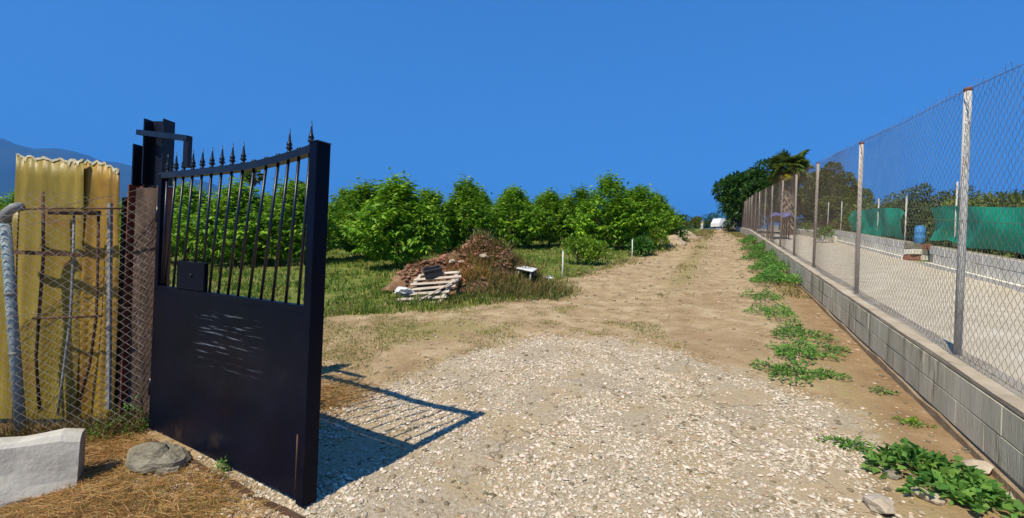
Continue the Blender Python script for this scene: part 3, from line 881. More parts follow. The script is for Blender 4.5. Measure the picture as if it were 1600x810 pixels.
def net_mat():
    m = bpy.data.materials.new('green_shade_net'); m.use_nodes = True
    n, l = nt(m); p = n['Principled BSDF']; v = coords(n, l, 'Object')
    col = ramp_(n, l, noise_(n, l, v, 2.2, 6), [(.3, (.004, .36, .20)), (.7, (.012, .56, .33))])
    l.new(col, p.inputs['Base Color']); p.inputs['Roughness'].default_value = .6
    l.new(bump_(n, l, noise_(n, l, coords(n, l, 'Object', (3, 3, 1)), 5, 5), .5, .05), p.inputs['Normal'])
    t = n.new('ShaderNodeBsdfTranslucent'); l.new(col, t.inputs['Color'])
    tr = n.new('ShaderNodeBsdfTransparent')
    m1 = n.new('ShaderNodeMixShader'); m1.inputs[0].default_value = .3; l.new(p.outputs[0], m1.inputs[1]); l.new(t.outputs[0], m1.inputs[2])
    m2 = n.new('ShaderNodeMixShader'); m2.inputs[0].default_value = .08; l.new(m1.outputs[0], m2.inputs[1]); l.new(tr.outputs[0], m2.inputs[2])
    l.new(m2.outputs[0], n['Material Output'].inputs[0])
    return m
m_greennet = net_mat()
# ------------------------------------------------------------ placing helpers
def gp(px, py):
    """where the line of sight through a pixel meets the ground"""
    r = ray(px, py); t = 1.0
    lo, hi = .5, 300.0
    f = lambda t: CAM_Z + r.z * t - float(zbase(r.x * t, t))
    ts = np.concatenate([np.arange(1, 40, .05), np.arange(40, 140, .25)])
    v = CAM_Z + r.z * ts - zbase(r.x * ts, ts)
    k = np.argmax(v < 0)
    t = ts[k] if v[k] < 0 else 80.0
    return r.x * t, float(t)
def y_on_line(px, py, xp):
    r = ray(px, py); return xp / (r.x - K)

LEAF_V = [(0,0,0), (.4,.5,.05), (1,0,-.14), (.45,-.5,.05)]
LEAF_F = [(0,1,2), (0,2,3)]

def orchard_crown(seed, h=2.7, w=1.25, nsh=430, nl=10, leaf=.20, z0=.42):
    r = np.random.default_rng(seed)
    ph = r.uniform(0, 6.28, 6)
    th = r.uniform(0, 2*np.pi, nsh); u = r.uniform(0, 1, nsh) ** .9
    lob = 1 + .22*np.sin(2*th+ph[0]+u*3) + .16*np.sin(3*th+ph[1]-u*5) + .10*np.sin(7*th+ph[2]+u*9)
    prof = np.interp(u, [0, .12, .35, .6, .8, .93, 1], [.36, .74, 1.0, .84, .52, .30, .12])
    t = r.uniform(.36, 1, nsh) ** .45
    rad = w * prof * lob * t
    z = z0 + (h - z0 - .25) * u - .12 * (1 - u) * t
    base = np.stack([rad*np.cos(th), rad*np.sin(th), z], 1)
    out = np.stack([np.cos(th), np.sin(th), 0*th], 1)
    sd = out * (1.0 - .75*u)[:, None] + np.array([0, 0, 1.0]) * (.25 + 1.0*u)[:, None] + r.normal(0, .3, (nsh, 3))
    sd /= np.linalg.norm(sd, axis=1, keepdims=True)
    lead = (u > .70) & (r.uniform(0, 1, nsh) < .40)
    sd[lead] = np.array([0, 0, 1.0]) + r.normal(0, .16, (lead.sum(), 3)); sd /= np.linalg.norm(sd, axis=1, keepdims=True)
    sl = r.uniform(.28, .50, nsh) * (1 + .35 * (u > .8)) + .26 * lead * r.uniform(0, 1.2, nsh)
    k = np.arange(nl)
    s = (k + .5) / nl
    bend = np.array([0, 0, -1.0])
    pos = base[:, None] + sd[:, None] * (sl[:, None] * s)[..., None] + bend * (.16 * s**2 * sl[:, None])[..., None] * (1 - .7*u)[:, None, None]
    side = np.cross(sd, np.array([0, 0, 1.0])); side /= np.linalg.norm(side, axis=1, keepdims=True) + 1e-6
    sg = np.where(k % 2 == 0, 1.0, -1.0)
    ld = sd[:, None] * .55 + side[:, None] * sg[None, :, None] * .9 + np.array([0, 0, -1.0]) * (.85 - .45*u)[:, None, None] + r.normal(0, .22, (nsh, nl, 3))
    pos = pos.reshape(-1, 3); ld = ld.reshape(-1, 3)
    sc = r.uniform(.7, 1.2, len(pos))[:, None] * np.array([leaf, leaf*.42, leaf])
    V, Fc = batch(LEAF_V, LEAF_F, pos, basis(ld), sc)
    return npmesh('crown', V, Fc)

def trunk_mesh(seed, h=2.7, rad=.05, limbs=7, z0=.55):
    r = random.Random(seed); mb = MB()
    top = Vector((r.uniform(-.1, .1), r.uniform(-.1, .1), h * .72))
    pts = [Vector((0, 0, -.12)), Vector((r.uniform(-.02,.02), 0, .3)), top * .5, top]
    mb.tube(pts, [rad*1.25, rad, rad*.7, rad*.25], 8)
    for k in range(limbs):
        a = k * 2.4 + r.uniform(-.4, .4); f = r.uniform(.25, .75)
        p0 = Vector((0, 0, h * .72 * f)) + Vector((top.x, top.y, 0)) * f
        l = (1 - f * .6) * h * .36
        p2 = p0 + Vector((math.cos(a) * l, math.sin(a) * l, l * .75)); p1 = p0.lerp(p2, .5) + Vector((0, 0, -.05))
        mb.tube([p0, p1, p2], [rad*.5, rad*.35, rad*.12], 5)
    return mb.mesh('trunk')

crowns = [orchard_crown(s, nsh=n_, h=h_, w=w_) for s, n_, h_, w_ in ((21, 720, 2.55, 1.1), (22, 560, 2.65, 1.18), (23, 560, 2.8, 1.08), (24, 520, 2.55, 1.22), (25, 520, 2.7, 1.12))]
for me in crowns: me.materials.append(m_leaf)
trunks = [trunk_mesh(s) for s in (1, 2, 3)]
for me in trunks: me.materials.append(m_bark)
NT = [0]
def orchard_tree(x, y, label, ci=None, s=1.0, rz=None, sz=None, group='orchard trees'):
    i = NT[0]; NT[0] += 1
    t = thing('orchard_tree', label, 'tree', P(x, y, -.02), rz if rz is not None else i * 2.399, group)
    t.scale = (s, s, sz or s)
    link('trunk', trunks[i % 3], None, t); link('crown', crowns[ci if ci is not None else i % 5], None, t)
    return t
named = [
 ((619,420), 'large bushy orchard tree nearest the rubble pile, its low branches almost touching the grass', 0, 1.0),
 ((572,404), 'orchard tree just behind and left of the large one by the rubble pile', 1, 1.03),
 ((668,397), 'orchard tree half hidden behind the right side of the large bushy tree', 3, .98),
 ((725,393), 'upright orchard tree with a pointed top behind the left half of the rubble pile', 2, 1.06),
 ((798,389), 'full orchard tree directly behind the right half of the rubble pile', 3, 1.05),
 ((858,386), 'orchard tree standing between the rubble pile and the two small citrus trees', 4, .95),
 ((948,391), 'tall orchard tree close behind the two small citrus trees', 2, 1.08),
 ((995,388), 'orchard tree right of the tall one, beside the second white stake', 1, 1.0),
 ((1022,378), 'orchard tree at the roadside end of the row, above the heaps of pale earth', 4, .93),
 ((905,383), 'slim orchard tree seen above the left small citrus tree', 2, .97),
 ((540,388), 'orchard tree just right of the gate edge, far across the grass', 3, 1.08),
 ((452,414), 'orchard tree seen through the last bars of the gate, at its free end', 1, 1.0),
 ((368,416), 'orchard tree seen through the middle bars of the gate', 0, 1.0),
 ((292,411), 'orchard tree seen through the bars above the lock plate of the gate', 3, 1.02)]
taken = []
for (px, py), lab, ci, s in named:
    x, y = gp(px, py); orchard_tree(x, y, lab, ci, s); taken.append((x, y))
r_ = random.Random(12)
for row in range(7):
    y0 = 19.5 + row * 4.0
    for k in range(-16, 8):
        x = k * 3.1 + (row % 2) * 1.5 + r_.uniform(-.35, .35) + y0 * .12; y = y0 + r_.uniform(-.4, .4) - k * .12
        if x - K * y > float(roadL(y)) - 2.6 or x / y < -1.22: continue
        if min(math.hypot(x - a, y - b) for a, b in taken) < 2.3: continue
        taken.append((x, y))
        gate_side = x / y < -.43
        px_ = 800 + F_PX * x / y
        rown = ('first', 'second', 'third', 'fourth', 'fifth', 'sixth', 'last')[row]
        if x / y < -.79: where = 'left of the gate post' if x / y > -.95 else ('hidden behind the yellow sheets' if x / y > -1.08 else 'at the far left above the pipe elbow')
        elif gate_side:
            nb = int(np.clip((px_ - 246) / 15.5, 0, 14)) + 1
            where = 'behind gate bar number ' + ('one two three four five six seven eight nine ten eleven twelve thirteen fourteen fifteen'.split()[nb - 1]) + ' from the hinge'
        else:
            refs = [(540, 'just right of the gate'), (600, 'over the large bushy tree'), (668, 'right of the large bushy tree'), (725, 'over the left end of the rubble pile'), (798, 'over the right end of the rubble pile'), (850, 'over the first white stake'), (905, 'over the small citrus trees'), (960, 'left of the second white stake'), (1010, 'right of the second white stake'), (1045, 'over the earth heaps')]
            where = min(refs, key=lambda q: abs(q[0] - px_))[1]
        lab = 'orchard tree in the ' + rown + ' back row, ' + where
        orchard_tree(x, y, lab, None, r_.uniform(.82, 1.08), None, r_.uniform(.82, 1.12), 'orchard back rows')

# ------------------------------------------------------------ general foliage
def foliage(seed, rx, ry, h, n, leaf, lobes=14, z0=.1, asp=.45, spread=.34, flat=0.0, out=1.0, drop=0.0):
    r = np.random.default_rng(seed)
    a = r.uniform(0, 2*np.pi, lobes); e = r.uniform(-.2, 1, lobes); q = r.uniform(.45, .78, lobes)
    ce = np.sqrt(np.clip(1 - e*e, 0, 1))
    cen = np.stack([q*ce*np.cos(a), q*ce*np.sin(a), q*e], 1)
    li = r.integers(0, lobes, n)
    d = r.normal(0, 1, (n, 3)); d[:, 2] += .35; d /= np.linalg.norm(d, axis=1, keepdims=True)
    lr = spread * r.uniform(.7, 1.25, lobes)[li] * r.uniform(.55, 1.05, n) ** .5
    p = cen[li] + d * lr[:, None]
    pos = np.stack([p[:, 0]*rx, p[:, 1]*ry, z0 + (h - z0) * np.clip((p[:, 2] + .35) / 1.45, 0, 1.1)], 1)
    ld = d * out + r.normal(0, .5, (n, 3)) + np.array([0, 0, -drop])
    sc = r.uniform(.65, 1.25, n)[:, None] * np.array([leaf, leaf*asp, leaf])
    return npmesh('foliage', *batch(LEAF_V, LEAF_F, pos, basis(ld), sc))

def stems_mesh(seed, h, spread, n=6, rad=.02):
    r = random.Random(seed); mb = MB()
    for k in range(n):
        a = r.uniform(0, 6.28); l = r.uniform(.3, 1) * spread
        mb.tube([(0.03*math.cos(a), .03*math.sin(a), -.1), (l*.4*math.cos(a), l*.4*math.sin(a), h*.4), (l*math.cos(a), l*math.sin(a), h*.8)], [rad, rad*.7, rad*.3], 5)
    return mb.mesh('stem')

def shrub(name, label, cat, x, y, rx, ry, h, n, leaf, mat, seed, group=None, part='foliage', stem=True, rz=0, **kw):
    t = thing(name, label, cat, P(x, y, -.02), rz, group)
    me = foliage(seed, rx, ry, h, n, leaf, **kw); link(part, me, mat, t)
    if stem: link('stem', stems_mesh(seed, h, min(rx, ry) * .6, 6, .012 + .012 * h), m_bark, t)
    return t
def small_tree(name, label, x, y, rx, h, n, leaf, mat, seed, z0=.5, trunk_r=.04, group=None, **kw):
    t = thing(name, label, 'tree', P(x, y, -.03), seed, group)
    link('crown', foliage(seed, rx, rx, h, n, leaf, z0=z0, **kw), mat, t)
    tm = trunk_mesh(seed, h * .95, trunk_r, 7); link('trunk', tm, m_bark, t)
    return t

# two small citrus trees by the road and the bushes along the edge
x, y = gp(903, 414); small_tree('citrus_tree', 'small pale green citrus tree between the two white stakes, the left of the pair', x, y, .62, 1.05, 1500, .10, m_leaf2, 31, z0=.28, trunk_r=.022, group='small citrus trees', lobes=18)
x, y = gp(930, 414); small_tree('citrus_tree', 'small round citrus tree, darker right one of the pair between the white stakes', x, y, .48, .86, 1400, .095, m_leaf2, 32, z0=.12, trunk_r=.022, group='small citrus trees', lobes=16)
for k, (px, py, rx, h, mt, lab) in enumerate([
    (1000, 400, .55, .95, m_bluegreen, 'leafy bush just right of the second white stake'),
    (1022, 391, .75, 1.05, m_leaf2, 'wide leafy bush at the road edge before the earth heaps'),
    (1051, 377, .9, 1.1, m_bluegreen, 'bush on the bank between the two earth heaps'),
    (1068, 366, 1.15, 1.35, m_olive, 'rounded olive green bush at the top of the left road edge'),
    (1137, 362, .8, 1.5, m_leafdark, 'dark little bush at the far end of the mesh fence')]):
    x, y = gp(px, py); shrub('bush', lab, 'bush', x, y, rx, rx, h, 1500, .12, mt, 40 + k, 'roadside bushes')
x, y = gp(752, 398)
y = 13.2; x = ray(752, 398).x * y
shrub('grey_leaved_shrub', 'pale grey-green upright shrub growing right behind the rubble pile', 'shrub', x, y, .42, .42, 1.15, 500, .17, m_greyweed, 47, asp=.22, out=.5, drop=-.8)

# white stakes
for (px, pt, pb, lab) in ((878, 393, 436, 'thin white stake left of the small citrus trees'), (987, 374, 406, 'thin white stake right of the small citrus trees'), (1061, 353, 366, 'thin pale stake at the top of the left road edge')):
    x, y = gp(px, pb); r0, r1 = ray(px, pb), ray(px, pt); h = (r1.z - r0.z) * y
    t = thing('stake', lab, 'stake', P(x, y, -.05), 0, 'white stakes')
    MB().tube([(0, 0, 0), (.01, 0, h * .5), (.0, .01, h + .05)], .018, 8).build('shaft', m_whitepost, t)
    MB().tube([(.0, .01, h + .045), (.0, .01, h + .065)], .020, 8).build('tip', m_whitepost, t)

# heaps of pale earth at the road edge
def heap_mesh(seed, rx, ry, h, n=22, rough=.18, cone=0.0):
    V = []
    rows = 12
    for j in range(rows + 1):
        t = j / rows
        for i in range(n):
            a = 2*math.pi*i/n
            nz = mnoise.fractal(Vector((math.cos(a)*1.6*(1-t)+seed, math.sin(a)*1.6*(1-t), t*1.5)), .8, 2.1, 5)
            rr = (1 - t) ** (.75 + .25 * cone) * (1 + .35 * nz)
            V.append((rx*rr*math.cos(a), ry*rr*math.sin(a), -.08 + (h + .08) * (1 - (1-t)**1.9 * (1 - cone) - (1-t) * cone) * (1 + rough*nz)))
    V = np.array(V); q = []
    for j in range(rows):
        for i in range(n):
            i2 = (i+1) % n; q.append((j*n+i, j*n+i2, (j+1)*n+i2, (j+1)*n+i))
    return npmesh('mound', V, np.array(q), True)
for k, (px, py, rx, h, lab) in enumerate([(1050, 383, .8, .5, 'nearer heap of pale earth on the left road edge'), (1066, 373, 1.0, .5, 'farther low heap of pale earth on the left road edge')]):
    x, y = gp(px, py); o = link('earth_heap', heap_mesh(3 + k, rx, rx * .8, h), m_heap, None, P(x, y)); tag(o, lab, 'heap', 'earth heaps')

# ------------------------------------------------------------ rubble pile with its rubbish
PX, PY = gp(738, 462)
PY = 10.3; PX = ray(742, 440).x * PY
def make_pile():
    z = float(zbase(PX, PY))
    t = thing('rubble_pile', 'mound of brown earth, broken brick and weeds at the orchard edge', 'pile', (PX, PY, z), R(8))
    rx, ry, h = 1.75, 1.0, 1.08
    mo = link('mound', heap_mesh(11, rx, ry, h, 40, .28, .75), m_rubble_earth, t)
    from mathutils.bvhtree import BVHTree
    mv = [v.co.copy() for v in mo.data.vertices]; bv = BVHTree.FromPolygons(mv, [tuple(p.vertices) for p in mo.data.polygons])
    def drop(x, y):
        hit = bv.ray_cast(Vector((x, y, 5)), Vector((0, 0, -1)))
        return hit[0].z if hit[0] is not None else float(zbase(PX + x, PY + y)) - z
    r = np.random.default_rng(3); n = 3600
    a = r.uniform(0, 2*np.pi, n); q = r.uniform(0, 1, n) ** .55
    x = rx*q*np.cos(a); y = ry*q*np.sin(a)
    keep = (x < .35) | (q < .55)
    x, y = x[keep], y[keep]
    pos = np.array([(i, j, drop(i, j) + .01) for i, j in zip(x, y)])
    tv = [(-.5,-.5,-.5),(.5,-.5,-.45),(.5,.5,-.5),(-.45,.5,-.5),(-.45,-.5,.5),(.5,-.42,.5),(.42,.5,.5),(-.5,.45,.42)]
    tf = [(3,2,1,0),(4,5,6,7),(0,1,5,4),(1,2,6,5),(2,3,7,6),(3,0,4,7)]
    m_ = len(pos)
    sc = np.exp(r.normal(-.6, .45, m_))[:, None] * np.stack([r.uniform(.06, .15, m_), r.uniform(.05, .10, m_), r.uniform(.03, .06, m_)], 1)
    o = link('rubble', npmesh('rubble', *batch(tv, tf, pos, basis(r.normal(0, 1, (m_, 3)) * [1, 1, .5]), sc)), m_rubble, t); o['kind'] = 'stuff'
    # scrub grown over it
    def scrub(name, n, x0, x1, y0, y1, hh, wd, mat, seed, soft=.2):
        rr = np.random.default_rng(seed)
        x = rr.uniform(x0, x1, n) + rr.normal(0, soft, n); y = rr.uniform(y0, y1, n) + rr.normal(0, soft * .7, n)
        cl = np.array([mnoise.noise(Vector((i * 3.1, j * 3.1, seed))) for i, j in zip(x, y)])
        k = rr.uniform(0, 1, n) < np.clip(.6 + cl, .1, 1); x, y = x[k], y[k]; n = len(x)
        pos = np.array([(i, j, drop(i, j) - .03) for i, j in zip(x, y)])
        d = rr.normal(0, .5, (n, 3)) + [0, -.15, 1]
        sc = rr.uniform(.4, 1.25, n)[:, None] * np.array([hh, wd, hh])
        tv = [(0,.5,0),(0,-.5,0),(.55,-.35,.06),(.55,.35,.06),(1,0,-.02)]
        V, Fc = batch(tv, [(0,1,2),(0,2,3),(3,2,4)], pos, basis(d, n=rr.normal(0, 1, (n, 3))), sc)
        o = link(name, npmesh(name, V, Fc), mat, t); o['kind'] = 'stuff'
    scrub('brown_scrub', 6200, -.1, 1.75, -1.35, .1, .30, .018, m_brownweed, 5)
    scrub('green_scrub', 3000, .0, 1.9, -1.35, .3, .28, .022, m_scrubgreen, 6)
    scrub('golden_straw', 3600, -.5, .25, -1.0, -.25, .22, .014, m_goldstraw, 7, .1)
    scrub('reddish_weeds', 3400, -1.3, .3, -.45, .5, .16, .02, m_redweed, 9)
    scrub('low_grass', 2600, -1.5, 1.8, -1.75, -1.15, .22, .02, m_scrubgreen, 8, .15)
make_pile()
def on_pile(px, py, y):
    q = ray(px, py) * y; return Vector((q.x, q.y, q.z + CAM_Z))

def make_pallet():
    y = 8.95
    c = on_pile(672, 452, y)
    t = thing('pallet', 'broken pale wooden pallet leaning on the front of the rubble pile', 'pallet', c)
    # lies tilted up against the mound: local x along slats, local y up the slope
    M = Matrix.Rotation(R(-6), 4, 'Z') @ Matrix.Rotation(R(-7), 4, 'Y') @ Matrix.Rotation(R(40), 4, 'X')
    t.matrix_world = Matrix.Translation(c) @ M
    r = random.Random(4)
    for k in range(7):
        yy = -.42 + k * .14
        x_off = .10 * (k - 3) * .55 + r.uniform(-.03, .03); L = 1.0 - (.25 if k in (0, 6) else 0)
        MB().box((x_off, yy, .03), (L, .066, .020), Matrix.Rotation(r.uniform(-.03, .03), 3, 'Z'), bev=.003).build('slat', m_palewood, t)
    for x in (-.42, .38):
        MB().box((x, 0, -.02), (.07, .98, .07), Matrix.Rotation(R(-17), 3, 'Z'), bev=.004).build('stringer', m_palewood, t)
make_pallet()
def plank(name, label, pa, pb, ya, yb, w, mat):
    a, b = on_pile(*pa, ya), on_pile(*pb, yb); c = (a + b) / 2; d = (b - a)
    q = d.to_track_quat('X', 'Z').to_matrix()
    o = MB().box((0, 0, 0), (d.length, w, w * .45), bev=.004).build(name, mat)
    o.matrix_world = Matrix.Translation(c) @ q.to_4x4()
    tag(o, label, 'plank', 'loose planks')
plank('plank', 'long loose batten lying diagonally across the broken pallet', (655, 470), (716, 436), 8.55, 8.95, .05, m_palewood)
plank('plank', 'brown board sticking out left of the black crate on the pile', (642, 443), (672, 434), 9.2, 9.5, .12, m_brownwood)
plank('plank', 'darker brown board lower down left of the broken pallet', (640, 452), (664, 443), 9.0, 9.3, .14, m_brownwood)

def make_crate():
    c = on_pile(676, 425, 9.2)
    t = thing('crate', 'dark grey plastic crate tipped on its side on the rubble pile', 'crate', c)
    t.rotation_euler = (R(12), R(-14), R(18))
    W, D, H = .36, .26, .17; tk = .014
    MB().box((0, 0, -H/2 + tk/2), (W, D, tk), bev=.003).build('bottom', m_blackplastic, t)
    for sx in (-1, 1):
        MB().box((sx*(W/2 - tk/2), 0, tk/2), (tk, D - 2*tk - .002, H - tk - .002), bev=.003).build('side', m_blackplastic, t)
    for sy in (-1, 1):
        MB().box((0, sy*(D/2 - tk/2), tk/2), (W, tk, H - tk - .002), bev=.003).build('side', m_blackplastic, t)
    MB().box((0, -D/2 - .004, H/2 - .012), (W + .012, .012, .022), bev=.003).build('rim', m_blackplastic, t)
make_crate()
def make_stool():
    c = on_pile(822, 428, 10.15)
    t = thing('plastic_table', 'small white plastic table half sunk in the weeds right of the pile', 'table', c)
    t.rotation_euler = (R(10), R(9), R(-20))
    MB().box((0, 0, .12), (.40, .34, .026), bev=.01).build('top', m_whiteplastic, t)
    MB().box((0, 0, .097), (.31, .27, .022), bev=.004).build('apron', m_whiteplastic, t)
    for sx in (-1, 1):
        for sy in (-1, 1):
            MB().tube([(sx*.14, sy*.115, .09), (sx*.155, sy*.13, -.18)], [.018, .013], 8).build('leg', m_whiteplastic, t)
make_stool()
def lump(name, label, cat, c, size, mat, seed, rz=0, group=None, sub=2, rough=.35, flatb=True):
    import bmesh
    bm = bmesh.new(); bmesh.ops.create_icosphere(bm, subdivisions=sub, radius=1)
    for v in bm.verts:
        nz = mnoise.fractal(v.co * 1.1 + Vector((seed * 3.7, seed, 0)), .9, 2.0, 4)
        # angular: push towards facets
        k = 1 + rough * nz
        v.co *= k
        v.co = Vector((v.co.x * size[0], v.co.y * size[1], v.co.z * size[2]))
        if flatb and v.co.z < -size[2] * .5: v.co.z = -size[2] * .5
    me = bpy.data.meshes.new(name); bm.to_mesh(me); bm.free()
    o = link(name, me, mat, None, c); o.rotation_euler = (0, 0, rz)
    return tag(o, label, cat, group)
lump('sack', 'crumpled whitish sack lying left of the broken pallet', 'sack', on_pile(632, 456, 8.9), (.17, .12, .075), m_whiteplastic, 3, .2, rough=.7, sub=3)
lump('stone', 'pale round stone on top of the rubble pile, right of centre', 'stone', on_pile(755, 402, 10.0), (.14, .11, .07), m_palestone, 5, .2)
lump('stone', 'smaller pale stone on the left upper side of the rubble pile', 'stone', on_pile(707, 409, 9.9), (.10, .07, .05), m_palestone, 6, .9)
lump('stone', 'pinkish stone near the top of the rubble pile, left of centre', 'stone', on_pile(722, 410, 9.9), (.09, .07, .05), m_pinkstone, 8, .4)
lump('plastic_scrap', 'scrap of white plastic in the weeds right of the rubble pile', 'scrap', on_pile(858, 434, 10.6), (.12, .07, .04), m_whiteplastic, 12, .4, rough=.9, sub=3)

# ------------------------------------------------------------ foreground left: concrete kerb block, rock
def make_kerb():
    Fp = Vector((-2.69, 2.83, float(zbase(-2.69, 2.83)) - .06)); l = Vector((-.83, -.56, 0)).normalized(); w = Vector((-.56, .83, 0)).normalized()
    L, Wd, H = 1.5, .21, .40
    mb = MB(); V = []; prof = [(-.02, 0.0), (-.012, H*.18), (.005, H*.32), (.018, H*.5), (.03, H*.7), (.045, H - .035), (.065, H - .01), (.09, H), (Wd - .03, H), (Wd - .008, H - .02), (Wd, 0)]
    n = 16
    for i in range(n + 1):
        s = L * i / n
        for (a, z) in prof:
            nz = mnoise.fractal(Vector((s * 3, a * 9, z * 6)), .8, 2, 5) * .016
            e = .02 * (1 if i == 0 else 0)
            p = Fp + l * (s + (0 if i else 0)) + w * (a + nz) + Vector((0, 0, z + nz - (e if z > H * .8 else 0)))
            V.append(p)
    k = len(prof); Fc = []
    for i in range(n):
        for j in range(k):
            j2 = (j + 1) % k; Fc.append((i*k+j, (i+1)*k+j, (i+1)*k+j2, i*k+j2))
    Fc += [tuple(range(k)), tuple(n*k + k - 1 - j for j in range(k))]
    mb.add(V, Fc)
    tag(mb.build('concrete_kerb', m_kerb), 'long whitewashed concrete kerb block lying in the straw at lower left', 'kerb')
make_kerb()
rk = lump('rock', 'flat grey-brown rock lying in front of the gate hinge', 'rock', P(-2.38, 3.10, .045), (.22, .15, .10), m_rock, 21, R(-25), sub=3, rough=.32)

# stones along the wall foot
for k, (px, py, sx, lab) in enumerate([(1527, 742, .085, 'beige angular stone against the foot of the block wall, the upper of two'), (1568, 786, .07, 'beige stone against the wall foot at the bottom right corner'),
      (1440, 786, .06, 'flat beige stone in front of the broad-leaved weed'), (1460, 790, .05, 'smaller flat stone beside the broad-leaved weed'), (1375, 797, .09, 'flat pale stone at the bottom edge left of the broad-leaved weed'), (1395, 752, .05, 'brown stone under the left side of the broad-leaved weed')]):
    x, y = gp(px, py); lump('stone', lab, 'stone', P(x, y, sx * .3), (sx, sx * .8, sx * .6), m_palestone if k != 5 else m_rock, 30 + k, k, 'stones by the block wall')

# ------------------------------------------------------------ weeds on the right
def weed_mesh(seed, rx, ry, h, n, leaf, asp=.6):
    r = np.random.default_rng(seed)
    a = r.uniform(0, 2*np.pi, n); q = np.sqrt(r.uniform(0, 1, n))
    lob = 1 + .3*np.sin(3*a + seed) + .2*np.sin(5*a + seed*2)
    x, y = rx*q*lob*np.cos(a), ry*q*lob*np.sin(a)
    z = h * (1 - .75*q**2) * r.uniform(.15, 1, n) * (1 + .3*np.sin(x*17/max(rx,.1)*.3 + seed))
    d = np.stack([np.cos(a)*q, np.sin(a)*q, r.uniform(-.1, .8, n)], 1) + r.normal(0, .55, (n, 3))
    sc = r.uniform(.6, 1.3, n)[:, None] * np.array([leaf, leaf*asp, leaf])
    return npmesh('leaves', *batch(LEAF_V, LEAF_F, np.stack([x, y, z], 1), basis(d), sc))
def weed(label, x, y, rx, ry, h, n, leaf, mat, seed, asp=.6, group='weeds along the wall'):
    t = thing('weed', label, 'weed', P(x, y, 0), math.atan2(1, K) - math.pi/2, group)
    link('leaves', weed_mesh(seed, rx, ry, h, n, leaf, asp), mat, t)
    r = random.Random(seed); mb = MB()
    for k in range(7):
        a = r.uniform(0, 6.28); mb.tube([(0, 0, -.02), (rx*.4*math.cos(a), ry*.4*math.sin(a), h*.4), (rx*.8*math.cos(a), ry*.8*math.sin(a), h*.5)], [.005, .004, .002], 5)
    mb.build('stem', m_weedstem, t)
for k, (px, py, rx, ry, h, n, lf, mt, lab) in enumerate([
    (1440, 742, .27, .20, .15, 560, .058, m_weed, 'broad-leaved green weed by the wall at the bottom right corner'),
    (1505, 790, .22, .15, .13, 320, .055, m_weed, 'lower trailing part of the broad-leaved weed at the very corner'),
    (1327, 700, .15, .09, .06, 220, .035, m_weed, 'small flat green weed alone on the bare earth left of the wall'),
    (1232, 588, .26, .28, .15, 620, .045, m_weed, 'green weed nearest the gravel, lowest of the cluster on the verge'),
    (1250, 557, .30, .32, .17, 760, .045, m_weed, 'bluish green weed in the middle of the cluster on the verge'),
    (1245, 527, .30, .42, .18, 760, .045, m_weed, 'upper weed of the cluster on the verge, next to bare earth'),
    (1296, 590, .16, .14, .07, 200, .035, m_weed, 'low weed at the right of the verge cluster, towards the wall'),
    (1300, 548, .18, .18, .10, 260, .035, m_weed, 'sparse weed of the verge cluster closest to the wall'),
    (1208, 492, .32, .6, .17, 820, .045, m_weed, 'spreading weed just below the big weed bed by the wall'),
    (1192, 468, .30, .7, .18, 700, .045, m_weed, 'thin trailing weed left of the big weed bed'),
    (1425, 665, .10, .08, .05, 120, .028, m_leaf2, 'tiny yellow-green weed at the wall foot above the broad-leaved weed'),
    (1378, 616, .09, .08, .05, 120, .028, m_weed, 'tiny weed on the red earth by the broken wall footing'),
    (1213, 442, .52, .95, .34, 2600, .06, m_weed, 'dense nearest clump of the big weed bed against the wall'),
    (1210, 424, .55, 1.1, .40, 2600, .065, m_weed, 'second dense clump of the weed bed against the wall'),
    (1198, 407, .55, 1.3, .44, 2400, .075, m_weed, 'third clump of the weed bed against the wall'),
    (1186, 393, .52, 1.5, .42, 2000, .085, m_weed, 'fourth clump of the weed bed, thinning out uphill'),
    (1170, 380, .45, 2.2, .32, 1400, .10, m_weed, 'last uphill clump of the weed bed against the wall')]):
    x, y = gp(px, py); weed(lab, x, y, rx, ry, h, n, lf, mt, 60 + k, .75 if k < 2 else .5)
# weeds at the foot of the gate and the mesh
for k, (px, py, rx, h, n, lab) in enumerate([(208, 672, .16, .20, 260, 'green weed growing through the mesh at the gate post foot'), (352, 742, .05, .09, 70, 'small tuft of green at the gate foot by the rail'), (160, 680, .14, .12, 160, 'scrappy weed under the yellow sheets behind the kerb block')]):
    x, y = gp(px, py); weed(lab, x, y, rx, rx, h, n, .035, m_weed, 90 + k, .4, 'weeds by the gate')

